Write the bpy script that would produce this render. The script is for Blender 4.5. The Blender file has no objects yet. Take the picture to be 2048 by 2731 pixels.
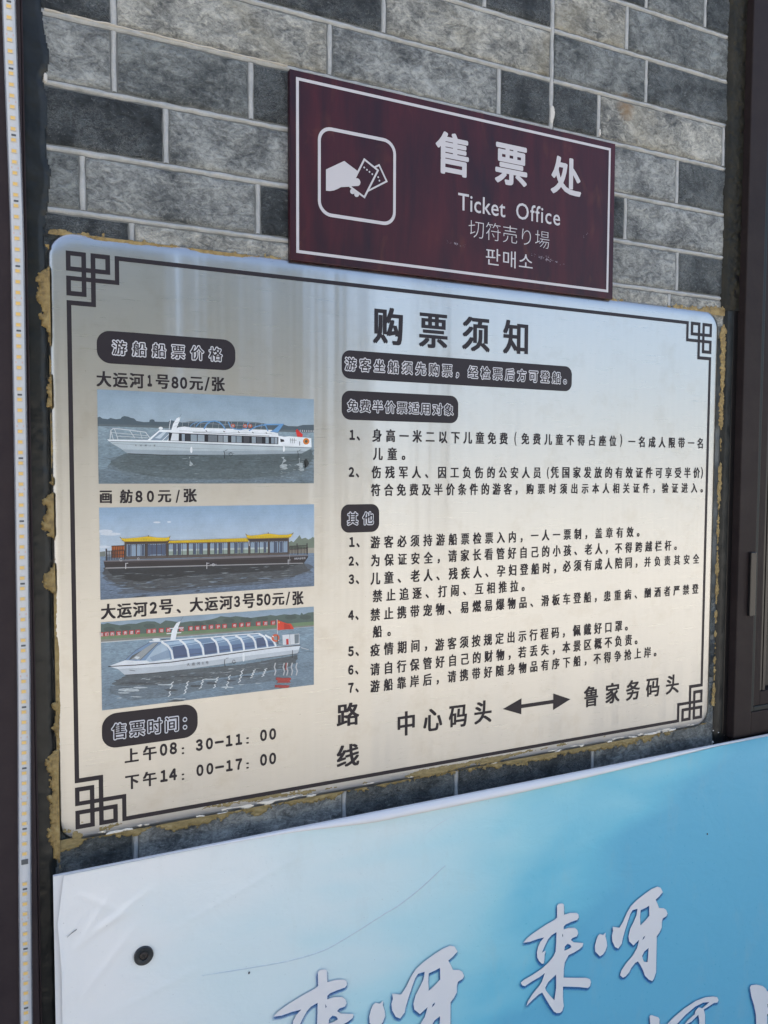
import bpy, math, random
import numpy as np
from mathutils import Matrix, Vector
random.seed(7); RNG=np.random.RandomState(3)
SC=bpy.context.scene; COL=SC.collection
# ---------------------------------------------------------------- camera
cam=bpy.data.cameras.new('camera'); co=bpy.data.objects.new('camera',cam); COL.objects.link(co); SC.camera=co
X=Vector((0.90418977,-0.42711171,0.00405429)); Yu=Vector((0.01899266,0.04968611,0.99858428)); Z=Vector((-0.42670848,-0.9028327,0.05303766))
m=Matrix((X,Yu,Z)).transposed().to_4x4(); m.translation=Vector((-0.06915076,-1.10458607,0.48025633)); co.matrix_world=m
cam.sensor_fit='VERTICAL'; cam.sensor_height=36; cam.lens=27.748; cam.clip_start=0.01; cam.clip_end=3000
# ---------------------------------------------------------------- daylight: sun high behind the wall, everything in view lies in open shade
SUN_EL=math.radians(52); SUN_AZ=math.radians(-25)      # azimuth measured from +Y (behind the wall) towards +X
wd=bpy.data.worlds.new('World'); SC.world=wd; wd.use_nodes=True
nt=wd.node_tree; bg=nt.nodes['Background']; sky=nt.nodes.new('ShaderNodeTexSky'); sky.sky_type='NISHITA'; sky.sun_disc=False
sky.sun_elevation=SUN_EL; sky.sun_rotation=SUN_AZ; sky.air_density=1.0; sky.dust_density=4.2; sky.ozone_density=0.4
nt.links.new(sky.outputs[0],bg.inputs[0]); bg.inputs[1].default_value=0.15
sun=bpy.data.lights.new('sun','SUN'); sun.energy=4.2; sun.angle=math.radians(0.5); sun.color=(1,0.95,0.87)
so=bpy.data.objects.new('sun',sun); COL.objects.link(so)
sd=Vector((math.sin(SUN_AZ)*math.cos(SUN_EL),math.cos(SUN_AZ)*math.cos(SUN_EL),math.sin(SUN_EL)))
so.rotation_euler=sd.to_track_quat('Z','Y').to_euler(); so.location=(0,5,8)
SC.view_settings.view_transform='Standard'; SC.view_settings.look='None'; SC.view_settings.gamma=1; SC.view_settings.exposure=1.46
SC.view_settings.use_curve_mapping=False
SC.render.film_transparent=False; SC.cycles.transparent_max_bounces=32
# ---------------------------------------------------------------- helpers
def lin(c):
    r=[]
    for v in c[:3]:
        v=v/255.0; r.append(v/12.92 if v<=.04045 else ((v+.055)/1.055)**2.4)
    return tuple(r)+(1.0,)
def mat(name,col=(.5,.5,.5),rough=.6,metal=0,spec=.5,coat=0):
    m=bpy.data.materials.new(name); m.use_nodes=True; b=m.node_tree.nodes['Principled BSDF']
    b.inputs['Base Color'].default_value=tuple(col[:3])+(1,); b.inputs['Roughness'].default_value=rough; b.inputs['Metallic'].default_value=metal
    b.inputs['Specular IOR Level'].default_value=spec; b.inputs['Coat Weight'].default_value=coat
    return m
class N:
    def __init__(s,m): s.t=m.node_tree; s.b=s.t.nodes.get('Principled BSDF')
    def n(s,ty,ins={},**kw):
        n=s.t.nodes.new(ty)
        for k,v in kw.items(): setattr(n,k,v)
        for k,v in ins.items(): s.set(n,k,v)
        return n
    def set(s,n,k,v):
        if isinstance(v,bpy.types.NodeSocket): s.t.links.new(v,n.inputs[k])
        else: n.inputs[k].default_value=v
    def pos(s,scale=(1,1,1),loc=(0,0,0)):
        g=s.n('ShaderNodeNewGeometry'); mp=s.n('ShaderNodeMapping',{'Vector':g.outputs['Position'],'Scale':scale,'Location':loc}); return mp.outputs[0]
    def noise(s,vec,scale,detail=4,rough=.55,dist=0):
        return s.n('ShaderNodeTexNoise',{'Vector':vec,'Scale':scale,'Detail':detail,'Roughness':rough,'Distortion':dist}).outputs[0]
    def ramp(s,f,st):
        r=s.n('ShaderNodeValToRGB',{'Fac':f}); e=r.color_ramp.elements
        while len(e)<len(st): e.new(.5)
        for i,(p,c) in enumerate(st): e[i].position=p; e[i].color=(c if len(c)==4 else tuple(c)+(1,)) if not isinstance(c,(int,float)) else (c,c,c,1)
        return r.outputs[0]
    def mix(s,f,a,b,bt='MIX'):
        n=s.n('ShaderNodeMix',data_type='RGBA',blend_type=bt)
        for i,v in ((0,f),(6,a),(7,b)):
            if isinstance(v,bpy.types.NodeSocket): s.t.links.new(v,n.inputs[i])
            else: n.inputs[i].default_value=v
        return n.outputs[2]
    def math(s,op,a,b=0,c=0):
        n=s.n('ShaderNodeMath',operation=op)
        for i,v in enumerate((a,b,c)):
            if isinstance(v,bpy.types.NodeSocket): s.t.links.new(v,n.inputs[i])
            else: n.inputs[i].default_value=v
        return n.outputs[0]
    def bump(s,h,strength=.5,dist=.001,normal=None):
        i={'Height':h,'Strength':strength,'Distance':dist}
        if normal is not None: i['Normal']=normal
        return s.n('ShaderNodeBump',i).outputs[0]
def link(o,parent=None):
    COL.objects.link(o)
    if parent is not None: o.parent=parent
    return o
def empty(name,label,cat,loc=(0,0,0),group=None):
    o=bpy.data.objects.new(name,None); o.location=loc; o.empty_display_size=.05; COL.objects.link(o); o['label']=label; o['category']=cat
    if group:o['group']=group
    return o
def tag(o,label,cat,group=None):
    o['label']=label;o['category']=cat
    if group:o['group']=group
    return o
def mesh(name,v,f,mats,parent=None,mi=None,smooth=False):
    me=bpy.data.meshes.new(name); me.from_pydata([tuple(a) for a in v],[],[tuple(a) for a in f])
    for mm in (mats if isinstance(mats,(list,tuple)) else [mats]): me.materials.append(mm)
    if mi is not None: me.polygons.foreach_set('material_index',mi)
    if smooth: me.polygons.foreach_set('use_smooth',[True]*len(me.polygons))
    me.update(); o=bpy.data.objects.new(name,me)
    if parent is not None and parent.location.length>0:
        me.transform(Matrix.Translation(-parent.location))
    return link(o,parent)
BOXF=[(0,1,2,3),(7,6,5,4),(0,4,5,1),(1,5,6,2),(2,6,7,3),(3,7,4,0)]
def box(name,x0,x1,y0,y1,z0,z1,m,parent=None,bev=0.0):
    v=[(x0,y0,z0),(x1,y0,z0),(x1,y0,z1),(x0,y0,z1),(x0,y1,z0),(x1,y1,z0),(x1,y1,z1),(x0,y1,z1)]
    o=mesh(name,v,BOXF,m,parent)
    if bev>0:
        import bmesh
        bm=bmesh.new(); bm.from_mesh(o.data); bmesh.ops.bevel(bm,geom=bm.edges[:],offset=bev,segments=2,affect='EDGES',profile=.5); bm.to_mesh(o.data); bm.free()
    return o
def quads(name,rects,y,m,parent=None):
    v=[];f=[]
    for x0,z0,x1,z1 in rects:
        k=len(v); v+=[(x0,y,z0),(x1,y,z0),(x1,y,z1),(x0,y,z1)]; f.append((k,k+1,k+2,k+3))
    return mesh(name,v,f,m,parent)
DG=None
def curve_mesh(cu,name):
    """evaluate a 2D curve/text datablock (in its own XY plane) to vertex/face arrays"""
    o=bpy.data.objects.new('tmp',cu); COL.objects.link(o)
    dg=bpy.context.evaluated_depsgraph_get(); dg.update()
    me=bpy.data.meshes.new_from_object(o.evaluated_get(dg)); 
    n=len(me.vertices); co_=np.empty(n*3); me.vertices.foreach_get('co',co_); co_=co_.reshape(-1,3)
    f=[tuple(p.vertices) for p in me.polygons]
    bpy.data.objects.remove(o); bpy.data.meshes.remove(me)
    return co_,f
def text_arr(s,offset=0.0,res=3,space=1.0):
    cu=bpy.data.curves.new('t','FONT'); cu.body=s; cu.size=1; cu.offset=offset; cu.resolution_u=res; cu.fill_mode='FRONT'; cu.space_character=space
    r=curve_mesh(cu,'t'); bpy.data.curves.remove(cu); return r
def poly_arr(loops,offset=0.0,smooth=False):
    cu=bpy.data.curves.new('p','CURVE'); cu.dimensions='2D'; cu.fill_mode='FRONT'; cu.offset=offset; cu.resolution_u=3
    for l in loops:
        if smooth:
            sp=cu.splines.new('BEZIER'); sp.bezier_points.add(len(l)-1)
            for b,q in zip(sp.bezier_points,l): b.co=(q[0],q[1],0); b.handle_left_type=b.handle_right_type='AUTO'
        else:
            sp=cu.splines.new('POLY'); sp.points.add(len(l)-1)
            for b,q in zip(sp.points,l): b.co=(q[0],q[1],0,1)
        sp.use_cyclic_u=True
    r=curve_mesh(cu,'p'); bpy.data.curves.remove(cu); return r
def place(arr,name,y,m,parent):
    c,f=arr; v=np.stack([c[:,0],np.full(len(c),y),c[:,1]],1)
    # faces must look towards -Y
    me_f=[]
    for q in f:
        a,b,d=v[q[0]],v[q[1]],v[q[2]]
        n=np.cross(b-a,d-a)[1]; me_f.append(q if n<0 else q[::-1])
    return mesh(name,v,me_f,m,parent)
_TC={}
def text_cached(s,sp):
    if (s,sp) not in _TC: _TC[(s,sp)]=text_arr(s,.002 if '童' in s else 0.0,3,sp)
    return _TC[(s,sp)]
def ring_dirs(d,n):
    if d<=0: return [(0,0)]
    if n==4: return [(d,d),(-d,d),(d,-d),(-d,-d)]
    return [(0,0)]+[(d*math.cos(2*math.pi*i/n),d*math.sin(2*math.pi*i/n)) for i in range(n)]
def fit_text(name,s,xl,xr,zb,zt,y,m,parent,d,k=1.0,box_d=None,n=4,sz_only=None):
    """lettering whose inked box fills xl..xr, zb..zt; d thickens the strokes (in ems), k is the width/height ratio of a glyph"""
    bd=d if box_d is None else box_d
    c,f=text_cached(s,1.0); lo=c.min(0);hi=c.max(0); sz=(zt-zb)/(hi[1]-lo[1]+2*bd); sp=1.0
    if xr is None: sx=sz*k
    elif len(s)==1: sx=(xr-xl)/(hi[0]-lo[0]+2*bd)
    else:
        w1=hi[0]-lo[0]; c2,_=text_cached(s,2.0); w2=c2[:,0].max()-c2[:,0].min(); sx=sz*k
        sp=1+((xr-xl)/sx-2*bd-w1)/(w2-w1); sp=round(max(.45,sp),4); c,f=text_cached(s,sp); lo=c.min(0);hi=c.max(0); sx=(xr-xl)/(hi[0]-lo[0]+2*bd)
    V=[];F=[]; vz=1.0 if n!=4 else .5
    for i,(ox,oz) in enumerate(ring_dirs(d,n)):
        k0=len(V)*0+i*len(c); q=np.stack([(c[:,0]-lo[0]+bd+ox)*sx+xl,np.full(len(c),y-.000004*i),(c[:,1]-lo[1]+bd+oz*vz)*sz+zb],1); V.append(q); F+= [tuple(k0+a for a in p) for p in f]
    V=np.concatenate(V)
    q=F[0]; 
    Fo=[]
    for q in F:
        a,b,e=V[q[0]],V[q[1]],V[q[2]]; Fo.append(q if np.cross(b-a,e-a)[1]<0 else q[::-1])
    return mesh(name,V,Fo,m,parent)
def rrect(x0,z0,x1,z1,r,n=8):
    p=[]
    for cx,cz,a0 in ((x1-r,z1-r,0),(x0+r,z1-r,90),(x0+r,z0+r,180),(x1-r,z0+r,270)):
        for i in range(n+1):
            a=math.radians(a0+90*i/n); p.append((cx+r*math.cos(a),cz+r*math.sin(a)))
    return p
def flat_poly(name,p,y,m,parent):
    v=[(a,y,b) for a,b in p]; return mesh(name,v,[tuple(range(len(v)))],m,parent)
# value noise for relief and outlines
_T=RNG.rand(256,256)
def vn(x,z):
    xi=np.floor(x).astype(int);zi=np.floor(z).astype(int);fx=x-xi;fz=z-zi
    fx=fx*fx*(3-2*fx);fz=fz*fz*(3-2*fz); g=lambda a,b:_T[a%256,b%256]
    return (g(xi,zi)*(1-fx)+g(xi+1,zi)*fx)*(1-fz)+(g(xi,zi+1)*(1-fx)+g(xi+1,zi+1)*fx)*fz
def fbm(x,z,s,o=4):
    r=0;a=.5;t=0
    for i in range(o): r=r+a*vn(x*s+17*i,z*s+31*i);t+=a;a*=.5;s*=2.07
    return r/t
def blob(name,x0,x1,z0,z1,res,field,y0,th,m,parent=None,rough=.3,rs=400):
    """a thick uneven smear: exists where field(x,z)>0, its height growing with the field"""
    nx=max(2,int((x1-x0)/res));nz=max(2,int((z1-z0)/res))
    xs=np.linspace(x0,x1,nx+1);zs=np.linspace(z0,z1,nz+1);Xg,Zg=np.meshgrid(xs,zs)
    F=field(Xg,Zg); H=th*np.clip(F/.06,0,1)**.6*(1-rough+rough*2*fbm(Xg,Zg,rs,3)); H=np.where(F>0,H,-.0004)
    keep=(F[:-1,:-1]>0)|(F[1:,:-1]>0)|(F[:-1,1:]>0)|(F[1:,1:]>0)
    idx=np.arange(Xg.size).reshape(Xg.shape)
    a=idx[:-1,:-1][keep];b=idx[:-1,1:][keep];c=idx[1:,1:][keep];d=idx[1:,:-1][keep]
    fc=np.stack([a,b,c,d],1); us,inv=np.unique(fc,return_inverse=True)
    V=np.stack([Xg.ravel(),y0-H.ravel(),Zg.ravel()],1)[us]; return mesh(name,V,inv.reshape(fc.shape).tolist(),m,parent,smooth=True)
# measured outlines and lettering boxes on the wall plane (tenths of a millimetre / metres)
CALLI={"lai":[[(7720,-2717),(7756,-2690),(7834,-2704),(7866,-2732),(7874,-2916),(8009,-2914),(8146,-2948),(8189,-2987),(8197,-3042),(8166,-3079),(8037,-3084),(7915,-3099),(7874,-3125),(7872,-3180),(7978,-3176),(8114,-3210),(8170,-3265),(8191,-3332),(8162,-3376),(8068,-3382),(8032,-3410),(8095,-3467),(8220,-3508),(8308,-3537),(8292,-3595),(8222,-3628),(8099,-3657),(7988,-3673),(7952,-3720),(7909,-3780),(7889,-3887),(7885,-4050),(8133,-4123),(8386,-4194),(8476,-4246),(8495,-4304),(8478,-4372),(8428,-4395),(8237,-4324),(7876,-4211),(7879,-4396),(7889,-4502),(7900,-4567),(7872,-4651),(7823,-4671),(7750,-4655),(7688,-4606),(7601,-4478),(7514,-4331),(7433,-4190),(7357,-4204),(7240,-4261),(7105,-4336),(7134,-4260),(7238,-4150),(7366,-4056),(7424,-3992),(7482,-3856),(7375,-3897),(7211,-3931),(7071,-3972),(7012,-3945),(6981,-3887),(7046,-3855),(7232,-3817),(7420,-3759),(7562,-3686),(7657,-3611),(7704,-3532),(7713,-3372),(7717,-3187),(7614,-3215),(7543,-3268),(7473,-3370),(7415,-3476),(7494,-3456),(7471,-3531),(7466,-3630),(7455,-3677),(7419,-3678),(7358,-3611),(7317,-3540),(7308,-3447),(7330,-3353),(7376,-3275),(7458,-3216),(7316,-3209),(7152,-3217),(7023,-3197),(7092,-3142),(7196,-3095),(7360,-3041),(7502,-2996),(7669,-2957),(7724,-2930)],[(7895,-3566),(7903,-3493),(7959,-3460),(8021,-3493),(8047,-3541),(7985,-3561)],[(7839,-3242),(7862,-3289),(7846,-3311)],[(7494,-4122),(7557,-4039),(7724,-3948),(7729,-4189),(7696,-4405),(7610,-4308),(7511,-4178)]],
"ya":[[(8579,-3763),(8572,-3657),(8600,-3561),(8637,-3487),(8680,-3466),(8753,-3506),(8812,-3473),(8806,-3540),(8839,-3643),(8849,-3730),(8812,-3815),(8762,-3864),(8690,-3883),(8632,-3819)],[(8971,-3404),(9130,-3465),(9220,-3360),(9297,-3231),(9387,-3125),(9533,-3043),(9721,-2969),(9884,-2916),(10022,-2902),(10101,-2938),(10160,-3038),(10069,-3104),(9987,-3143),(10031,-3224),(10076,-3322),(10189,-3353),(10255,-3402),(10291,-3483),(10264,-3526),(10175,-3548),(10154,-3613),(10152,-3721),(10104,-3796),(10036,-3855),(10037,-4193),(10037,-4553),(9990,-4660),(9949,-4696),(9865,-4646),(9765,-4543),(9721,-4433),(9649,-4305),(9587,-4219),(9525,-4228),(9432,-4300),(9380,-4371),(9301,-4424),(9235,-4431),(9167,-4365),(9191,-4287),(9295,-4187),(9453,-4080),(9558,-3958),(9608,-3810),(9469,-3885),(9365,-3779),(9348,-3679),(9385,-3550),(9463,-3441),(9527,-3329),(9551,-3211),(9430,-3210),(9378,-3271),(9327,-3387),(9265,-3541),(9215,-3677),(9191,-3777),(9114,-3852),(9034,-3799),(8970,-3677),(8957,-3568),(8981,-3490)],[(9625,-3257),(9742,-3242),(9832,-3220),(9838,-3416),(9749,-3480),(9628,-3547),(9616,-3394)],[(9685,-3840),(9703,-3791),(9749,-3771),(9731,-3813)],[(9685,-4142),(9738,-4070),(9841,-4028),(9832,-4181),(9822,-4298),(9730,-4262)]],
"he":[[(9934,-5622),(9900,-5358),(9938,-5347),(10119,-5447),(10154,-5496),(10148,-5688)],[(10317,-5670),(10507,-5568),(10781,-5472),(11083,-5409),(11321,-5410),(11540,-5455),(11651,-5502),(11690,-5578),(11663,-5615),(11569,-5597),(11294,-5646),(11334,-5764),(11344,-6058),(11187,-6010),(11181,-5826),(11153,-5709),(10978,-5792),(10746,-5828),(10883,-5736),(11057,-5671),(11078,-5606),(11160,-5561),(11257,-5610),(11446,-5539),(11277,-5502),(11064,-5520),(10832,-5604),(10626,-5711),(10514,-5783),(10319,-5741)]],
"bian":[[(12562,-5570),(12591,-5526),(12747,-5557),(12932,-5638),(13028,-5722),(13070,-5791),(13229,-5798),(13243,-6108),(13095,-6065),(13098,-6142),(13248,-6225),(13091,-6293),(13105,-6603),(12786,-6504),(12760,-6193),(12700,-5986),(12614,-5773)]]}
CALLI2=(0.99028,-0.43319,1.00196,0.00344)
PICS={
'1':[('p',(121,150,172),[354,5848,3375,5843,3375,5810,354,5813],0),
('p',(123,152,173),[354,5813,3375,5810,3375,5777,354,5779],0),
('p',(125,154,174),[354,5779,3375,5777,3375,5744,354,5744],0),
('p',(127,156,176),[354,5744,3375,5744,3375,5711,354,5709],0),
('p',(129,157,177),[354,5709,3375,5711,3375,5678,354,5674],0),
('p',(131,159,178),[354,5674,3375,5678,3375,5645,354,5639],0),
('p',(133,161,179),[354,5639,3375,5645,3375,5612,354,5604],0),
('p',(136,162,180),[354,5604,3375,5612,3375,5580,354,5569],0),
('p',(138,164,181),[354,5569,3375,5580,3375,5547,354,5534],0),
('p',(140,166,182),[354,5534,3375,5547,3375,5514,354,5499],0),
('p',(142,168,184),[354,5499,3375,5514,3375,5481,354,5464],0),
('p',(144,169,185),[354,5464,3375,5481,3375,5448,354,5429],0),
('p',(146,171,186),[354,5429,3375,5448,3375,5415,354,5394],0),
('p',(148,173,187),[354,5394,3375,5415,3375,5382,354,5359],0),
('p',(60,84,98),[352,5479,382,5491,415,5467,483,5460,517,5477,585,5463,644,5471,662,5496,696,5508,739,5502,777,5487,817,5480,851,5448,947,5435,1014,5439,1021,5468,1050,5476,1080,5470,1088,5445,1267,5446,1276,5461,1303,5471,1448,5444,1558,5462,1743,5462,1931,5481,2296,5484,2512,5479,2712,5452,2914,5456,2976,5438,3120,5438,3203,5460,3375,5469,3375,5352,2812,5348,1557,5364,350,5368],0),
('p',(78,96,104),[351,5395,1557,5392,3375,5382,3375,5346,1557,5359,350,5365],0),
('w',(122,150,164),[354,5366,3375,5350,3375,5309,354,5324],0),
('w',(120,148,162),[354,5324,3375,5309,3375,5267,354,5282],0),
('w',(118,145,159),[354,5282,3375,5267,3375,5226,354,5240],0),
('w',(116,143,157),[354,5240,3375,5226,3375,5184,354,5198],0),
('w',(114,141,155),[354,5198,3375,5184,3375,5143,354,5156],0),
('w',(111,138,152),[354,5156,3375,5143,3375,5101,355,5114],0),
('w',(109,136,150),[355,5114,3375,5101,3375,5060,355,5072],0),
('w',(107,133,147),[355,5072,3375,5060,3375,5018,355,5030],0),
('w',(105,131,145),[355,5030,3375,5018,3375,4977,355,4988],0),
('w',(102,128,142),[355,4988,3375,4977,3375,4935,355,4946],0),
('w',(100,126,140),[355,4946,3375,4935,3375,4894,355,4903],0),
('w',(98,123,137),[355,4903,3375,4894,3375,4852,355,4861],0),
('w',(96,121,135),[355,4861,3375,4852,3375,4811,356,4819],0),
('w',(94,119,133),[356,4819,3375,4811,3375,4769,356,4777],0),
('w',(91,116,130),[356,4777,3375,4769,3375,4727,356,4734],0),
('w',(89,114,128),[356,4734,3375,4727,3375,4686,356,4692],0),
('w',(87,111,125),[356,4692,3375,4686,3374,4644,356,4650],0),
('w',(85,109,123),[356,4650,3374,4644,3374,4602,356,4607],0),
('w',(106,134,148),[353,5112,378,5113,398,5113,418,5113,443,5112,462,5115,484,5113,510,5117,534,5113,555,5115,574,5119,599,5119,619,5118,641,5117,666,5116,689,5117,712,5118,732,5120,762,5093,753,5070,723,5048,721,5025,748,5000,752,4976,758,4950,704,4928,754,4904,736,4896,664,4887,680,4881,620,4872,646,4863,578,4857,555,4851,571,4842,536,4833,494,4824,468,4816,446,4810,429,4803,426,4792,399,4792,376,4794,375,4793,334,4816,340,4844,370,4868,344,4894,333,4916,341,4940,348,4966,379,4990,358,5013,337,5041,376,5062,340,5089],0),
('w',(88,110,120),[670,4999,678,5000,719,5003,729,5006,741,5002,769,5004,792,5005,824,5008,835,5007,855,5010,891,5008,915,5012,947,5013,945,5014,979,5016,995,5015,1029,5017,1046,5014,1086,5016,1101,5017,1109,5021,1129,5017,1171,5018,1176,5020,1212,5021,1231,5020,1247,5024,1289,5023,1313,5025,1338,5025,1349,5027,1388,5027,1398,5028,1435,5030,1452,5032,1474,5032,1484,5032,1534,5032,1550,5036,1574,5035,1590,5035,1604,5036,1626,5038,1664,5041,1694,5040,1716,5039,1730,5045,1755,5042,1777,5046,1822,5044,1833,5044,1854,5046,1875,5048,1917,5047,1944,5051,1960,5052,1972,5052,2017,5051,2039,5051,2050,5056,2081,5057,2099,5057,2136,5057,2152,5056,2197,5060,2195,5063,2244,5064,2265,5062,2278,5061,2294,5066,2333,5068,2370,5068,2374,5070,2415,5068,2441,5068,2472,5067,2494,5073,2513,5074,2525,5073,2572,5076,2584,5076,2624,5076,2647,5075,2666,5076,2709,5082,2736,5079,2737,5081,2778,5080,2797,5082,2839,5082,2868,5085,2885,5088,2914,5085,2938,5087,2951,5087,3002,5087,3015,5089,3035,5090,3079,5094,3081,5094,3123,5094,3148,5099,3185,5100,3212,5100,3224,5098,3245,5102,3285,5100,3323,5102,3414,5105,3418,5079,3298,5047,3312,5018,3374,4993,3412,4965,3305,4944,3378,4920,3254,4898,3365,4879,3281,4860,3258,4836,3253,4818,3298,4794,3185,4771,3196,4751,3200,4733,3158,4709,3211,4685,3112,4667,3082,4667,3073,4663,3037,4667,3002,4665,2995,4667,2964,4667,2922,4666,2908,4665,2873,4663,2840,4662,2814,4663,2790,4665,2771,4663,2741,4663,2718,4664,2684,4661,2669,4661,2648,4661,2622,4663,2593,4659,2571,4661,2530,4658,2502,4657,2492,4662,2450,4658,2425,4661,2414,4659,2387,4661,2352,4657,2316,4660,2307,4655,2289,4660,2252,4656,2227,4656,2194,4659,2166,4659,2152,4656,2127,4658,2093,4657,2083,4652,2060,4657,2014,4652,1999,4653,1971,4654,1951,4654,1928,4656,1905,4651,1868,4653,1857,4653,1819,4654,1802,4655,1787,4650,1758,4650,1732,4652,1706,4651,1691,4649,1650,4648,1637,4649,1614,4651,1592,4648,1563,4648,1541,4650,1516,4652,1483,4649,1451,4649,1442,4648,1409,4646,1395,4649,1371,4647,1344,4648,1331,4646,1301,4645,1284,4649,1252,4645,1220,4647,1192,4648,1176,4648,1150,4643,1133,4645,1119,4644,1097,4644,1069,4647,1041,4643,1006,4642,985,4644,963,4643,949,4646,934,4643,902,4642,875,4644,859,4642,802,4641,784,4655,757,4666,724,4672,737,4682,766,4697,780,4703,633,4713,662,4726,717,4738,635,4745,643,4758,658,4766,587,4780,570,4789,493,4801,517,4811,486,4819,468,4831,481,4855,504,4879,530,4901,490,4929,429,4933,543,4944,508,4953,575,4960,585,4968,630,4979,584,4982,698,4992],0),
('w',(74,94,100),[721,5013,745,5011,771,5013,793,5014,813,5010,839,5011,861,5012,883,5013,910,5010,928,5014,957,5012,979,5014,1000,5014,1026,5013,1048,5010,1069,5013,1096,5011,1117,5014,1138,5011,1161,5016,1189,5014,1213,5015,1238,5016,1257,5013,1280,5015,1309,5013,1329,5016,1354,5013,1378,5017,1404,5015,1430,5013,1454,5016,1478,5016,1498,5016,1527,5013,1546,5017,1571,5017,1596,5017,1618,5016,1648,5016,1673,5016,1692,5015,1722,5018,1740,5017,1769,5017,1797,5016,1820,5020,1843,5016,1864,5020,1895,5016,1914,5017,1940,5017,1969,5020,1990,5017,2018,5017,2042,5020,2073,5018,2094,5019,2123,5018,2152,5021,2176,5022,2202,5023,2227,5024,2255,5027,2273,5028,2303,5032,2322,5035,2354,5032,2373,5039,2396,5039,2423,5038,2445,5043,2472,5043,2510,5048,2523,5048,2559,5047,2575,5053,2604,5055,2631,5054,2664,5058,2683,5060,2709,5059,2738,5062,2774,5064,2790,5064,2830,5069,2849,5067,2875,5073,2893,5071,2935,5076,2956,5077,2979,5076,3013,5082,3028,5083,3062,5083,3096,5086,3112,5090,3143,5092,3181,5092,3204,5091,3224,5096,3249,5096,3274,5098,3318,5100,3311,5104,3358,5073,3347,5038,3384,5004,3362,4983,3342,4959,3335,4939,3313,4915,3278,4890,3237,4865,3231,4846,3190,4837,3190,4825,3157,4816,3115,4808,3113,4796,3112,4789,3032,4781,3053,4773,3018,4762,2956,4750,2982,4745,2945,4736,2909,4725,2880,4724,2856,4719,2826,4719,2812,4716,2791,4712,2759,4711,2735,4710,2691,4707,2679,4701,2639,4700,2631,4697,2584,4696,2560,4694,2541,4692,2529,4688,2492,4684,2473,4680,2437,4681,2412,4680,2386,4674,2375,4671,2341,4669,2308,4668,2284,4667,2256,4668,2233,4666,2210,4667,2179,4666,2159,4667,2129,4668,2102,4666,2082,4668,2054,4666,2025,4665,2003,4669,1973,4669,1951,4667,1924,4665,1899,4668,1872,4665,1847,4666,1825,4668,1800,4669,1777,4665,1752,4667,1722,4666,1698,4666,1673,4668,1652,4670,1625,4671,1597,4670,1579,4666,1554,4669,1530,4669,1501,4671,1485,4676,1449,4675,1424,4677,1409,4680,1384,4681,1361,4682,1339,4685,1316,4686,1297,4686,1265,4688,1244,4688,1223,4690,1195,4690,1178,4692,1146,4696,1126,4695,1102,4699,1077,4698,1052,4705,1036,4702,1019,4705,997,4712,968,4718,924,4722,918,4727,876,4731,874,4739,842,4743,816,4750,823,4751,790,4756,757,4762,726,4767,719,4772,676,4778,655,4784,669,4792,613,4796,598,4810,610,4819,563,4834,554,4848,505,4856,501,4871,515,4881,512,4903,524,4917,578,4939,596,4957,601,4966,647,4972,634,4982,658,4990,675,5003],0),
('w',(66,86,92),[838,4977,862,4975,884,4979,906,4975,927,4980,949,4979,975,4980,994,4980,1021,4978,1042,4979,1069,4979,1087,4981,1116,4980,1134,4980,1156,4979,1182,4981,1206,4985,1230,4984,1251,4981,1273,4984,1302,4985,1322,4984,1344,4982,1374,4987,1394,4984,1417,4983,1442,4987,1466,4985,1489,4986,1516,4987,1538,4985,1563,4987,1589,4990,1612,4990,1635,4990,1658,4987,1685,4988,1705,4990,1729,4990,1756,4993,1781,4990,1805,4989,1827,4994,1850,4992,1878,4993,1901,4991,1924,4991,1953,4993,1980,4995,2000,4995,2024,4996,2053,4995,2075,4995,2099,4994,2125,4998,2150,4996,2181,4995,2200,4998,2227,4999,2258,5001,2279,4997,2309,5001,2330,4998,2352,5001,2385,5002,2406,5002,2432,5003,2455,4999,2486,5001,2508,5004,2536,5004,2562,5001,2587,5004,2618,5003,2636,5005,2668,5007,2691,5004,2722,5005,2748,5006,2771,5004,2797,5005,2822,5008,2848,5007,2875,5010,2902,5008,2929,5009,2962,5008,2988,5011,3010,5012,3040,5011,3063,5014,3089,5013,3112,5009,3158,4996,3160,4979,3223,4960,3237,4940,3263,4927,3209,4919,3171,4911,3155,4907,3136,4906,3104,4900,3061,4895,3059,4891,3019,4883,3003,4880,2984,4874,2958,4867,2905,4864,2884,4856,2863,4853,2858,4849,2805,4843,2776,4840,2741,4832,2739,4826,2714,4824,2685,4820,2654,4820,2632,4819,2608,4822,2579,4823,2551,4820,2521,4820,2498,4819,2471,4820,2447,4818,2418,4817,2393,4820,2368,4817,2341,4816,2321,4816,2295,4818,2266,4816,2238,4815,2212,4814,2192,4814,2164,4815,2135,4814,2119,4812,2087,4811,2061,4812,2040,4809,2013,4810,1993,4809,1965,4809,1938,4810,1912,4807,1893,4809,1868,4811,1836,4808,1813,4808,1795,4809,1763,4808,1743,4808,1712,4806,1691,4807,1667,4804,1644,4804,1619,4802,1599,4805,1569,4801,1544,4802,1524,4802,1502,4800,1470,4801,1449,4801,1424,4802,1404,4800,1375,4802,1352,4802,1330,4801,1302,4801,1279,4797,1255,4798,1238,4798,1209,4795,1201,4800,1156,4801,1152,4805,1126,4810,1103,4814,1066,4815,1061,4819,1028,4825,1010,4827,991,4830,944,4836,940,4841,900,4846,891,4845,882,4853,849,4855,825,4859,812,4860,759,4865,739,4872,722,4872,724,4879,679,4883,665,4885,677,4897,722,4906,716,4919,756,4929,798,4943,804,4953,831,4967],0),
('S',[(60,78,84),(70,90,98),(92,116,126)],[527,4666,3223,4973],(60,28.699999999999996,143.5,3.1500000000000004,8.4)),
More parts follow.
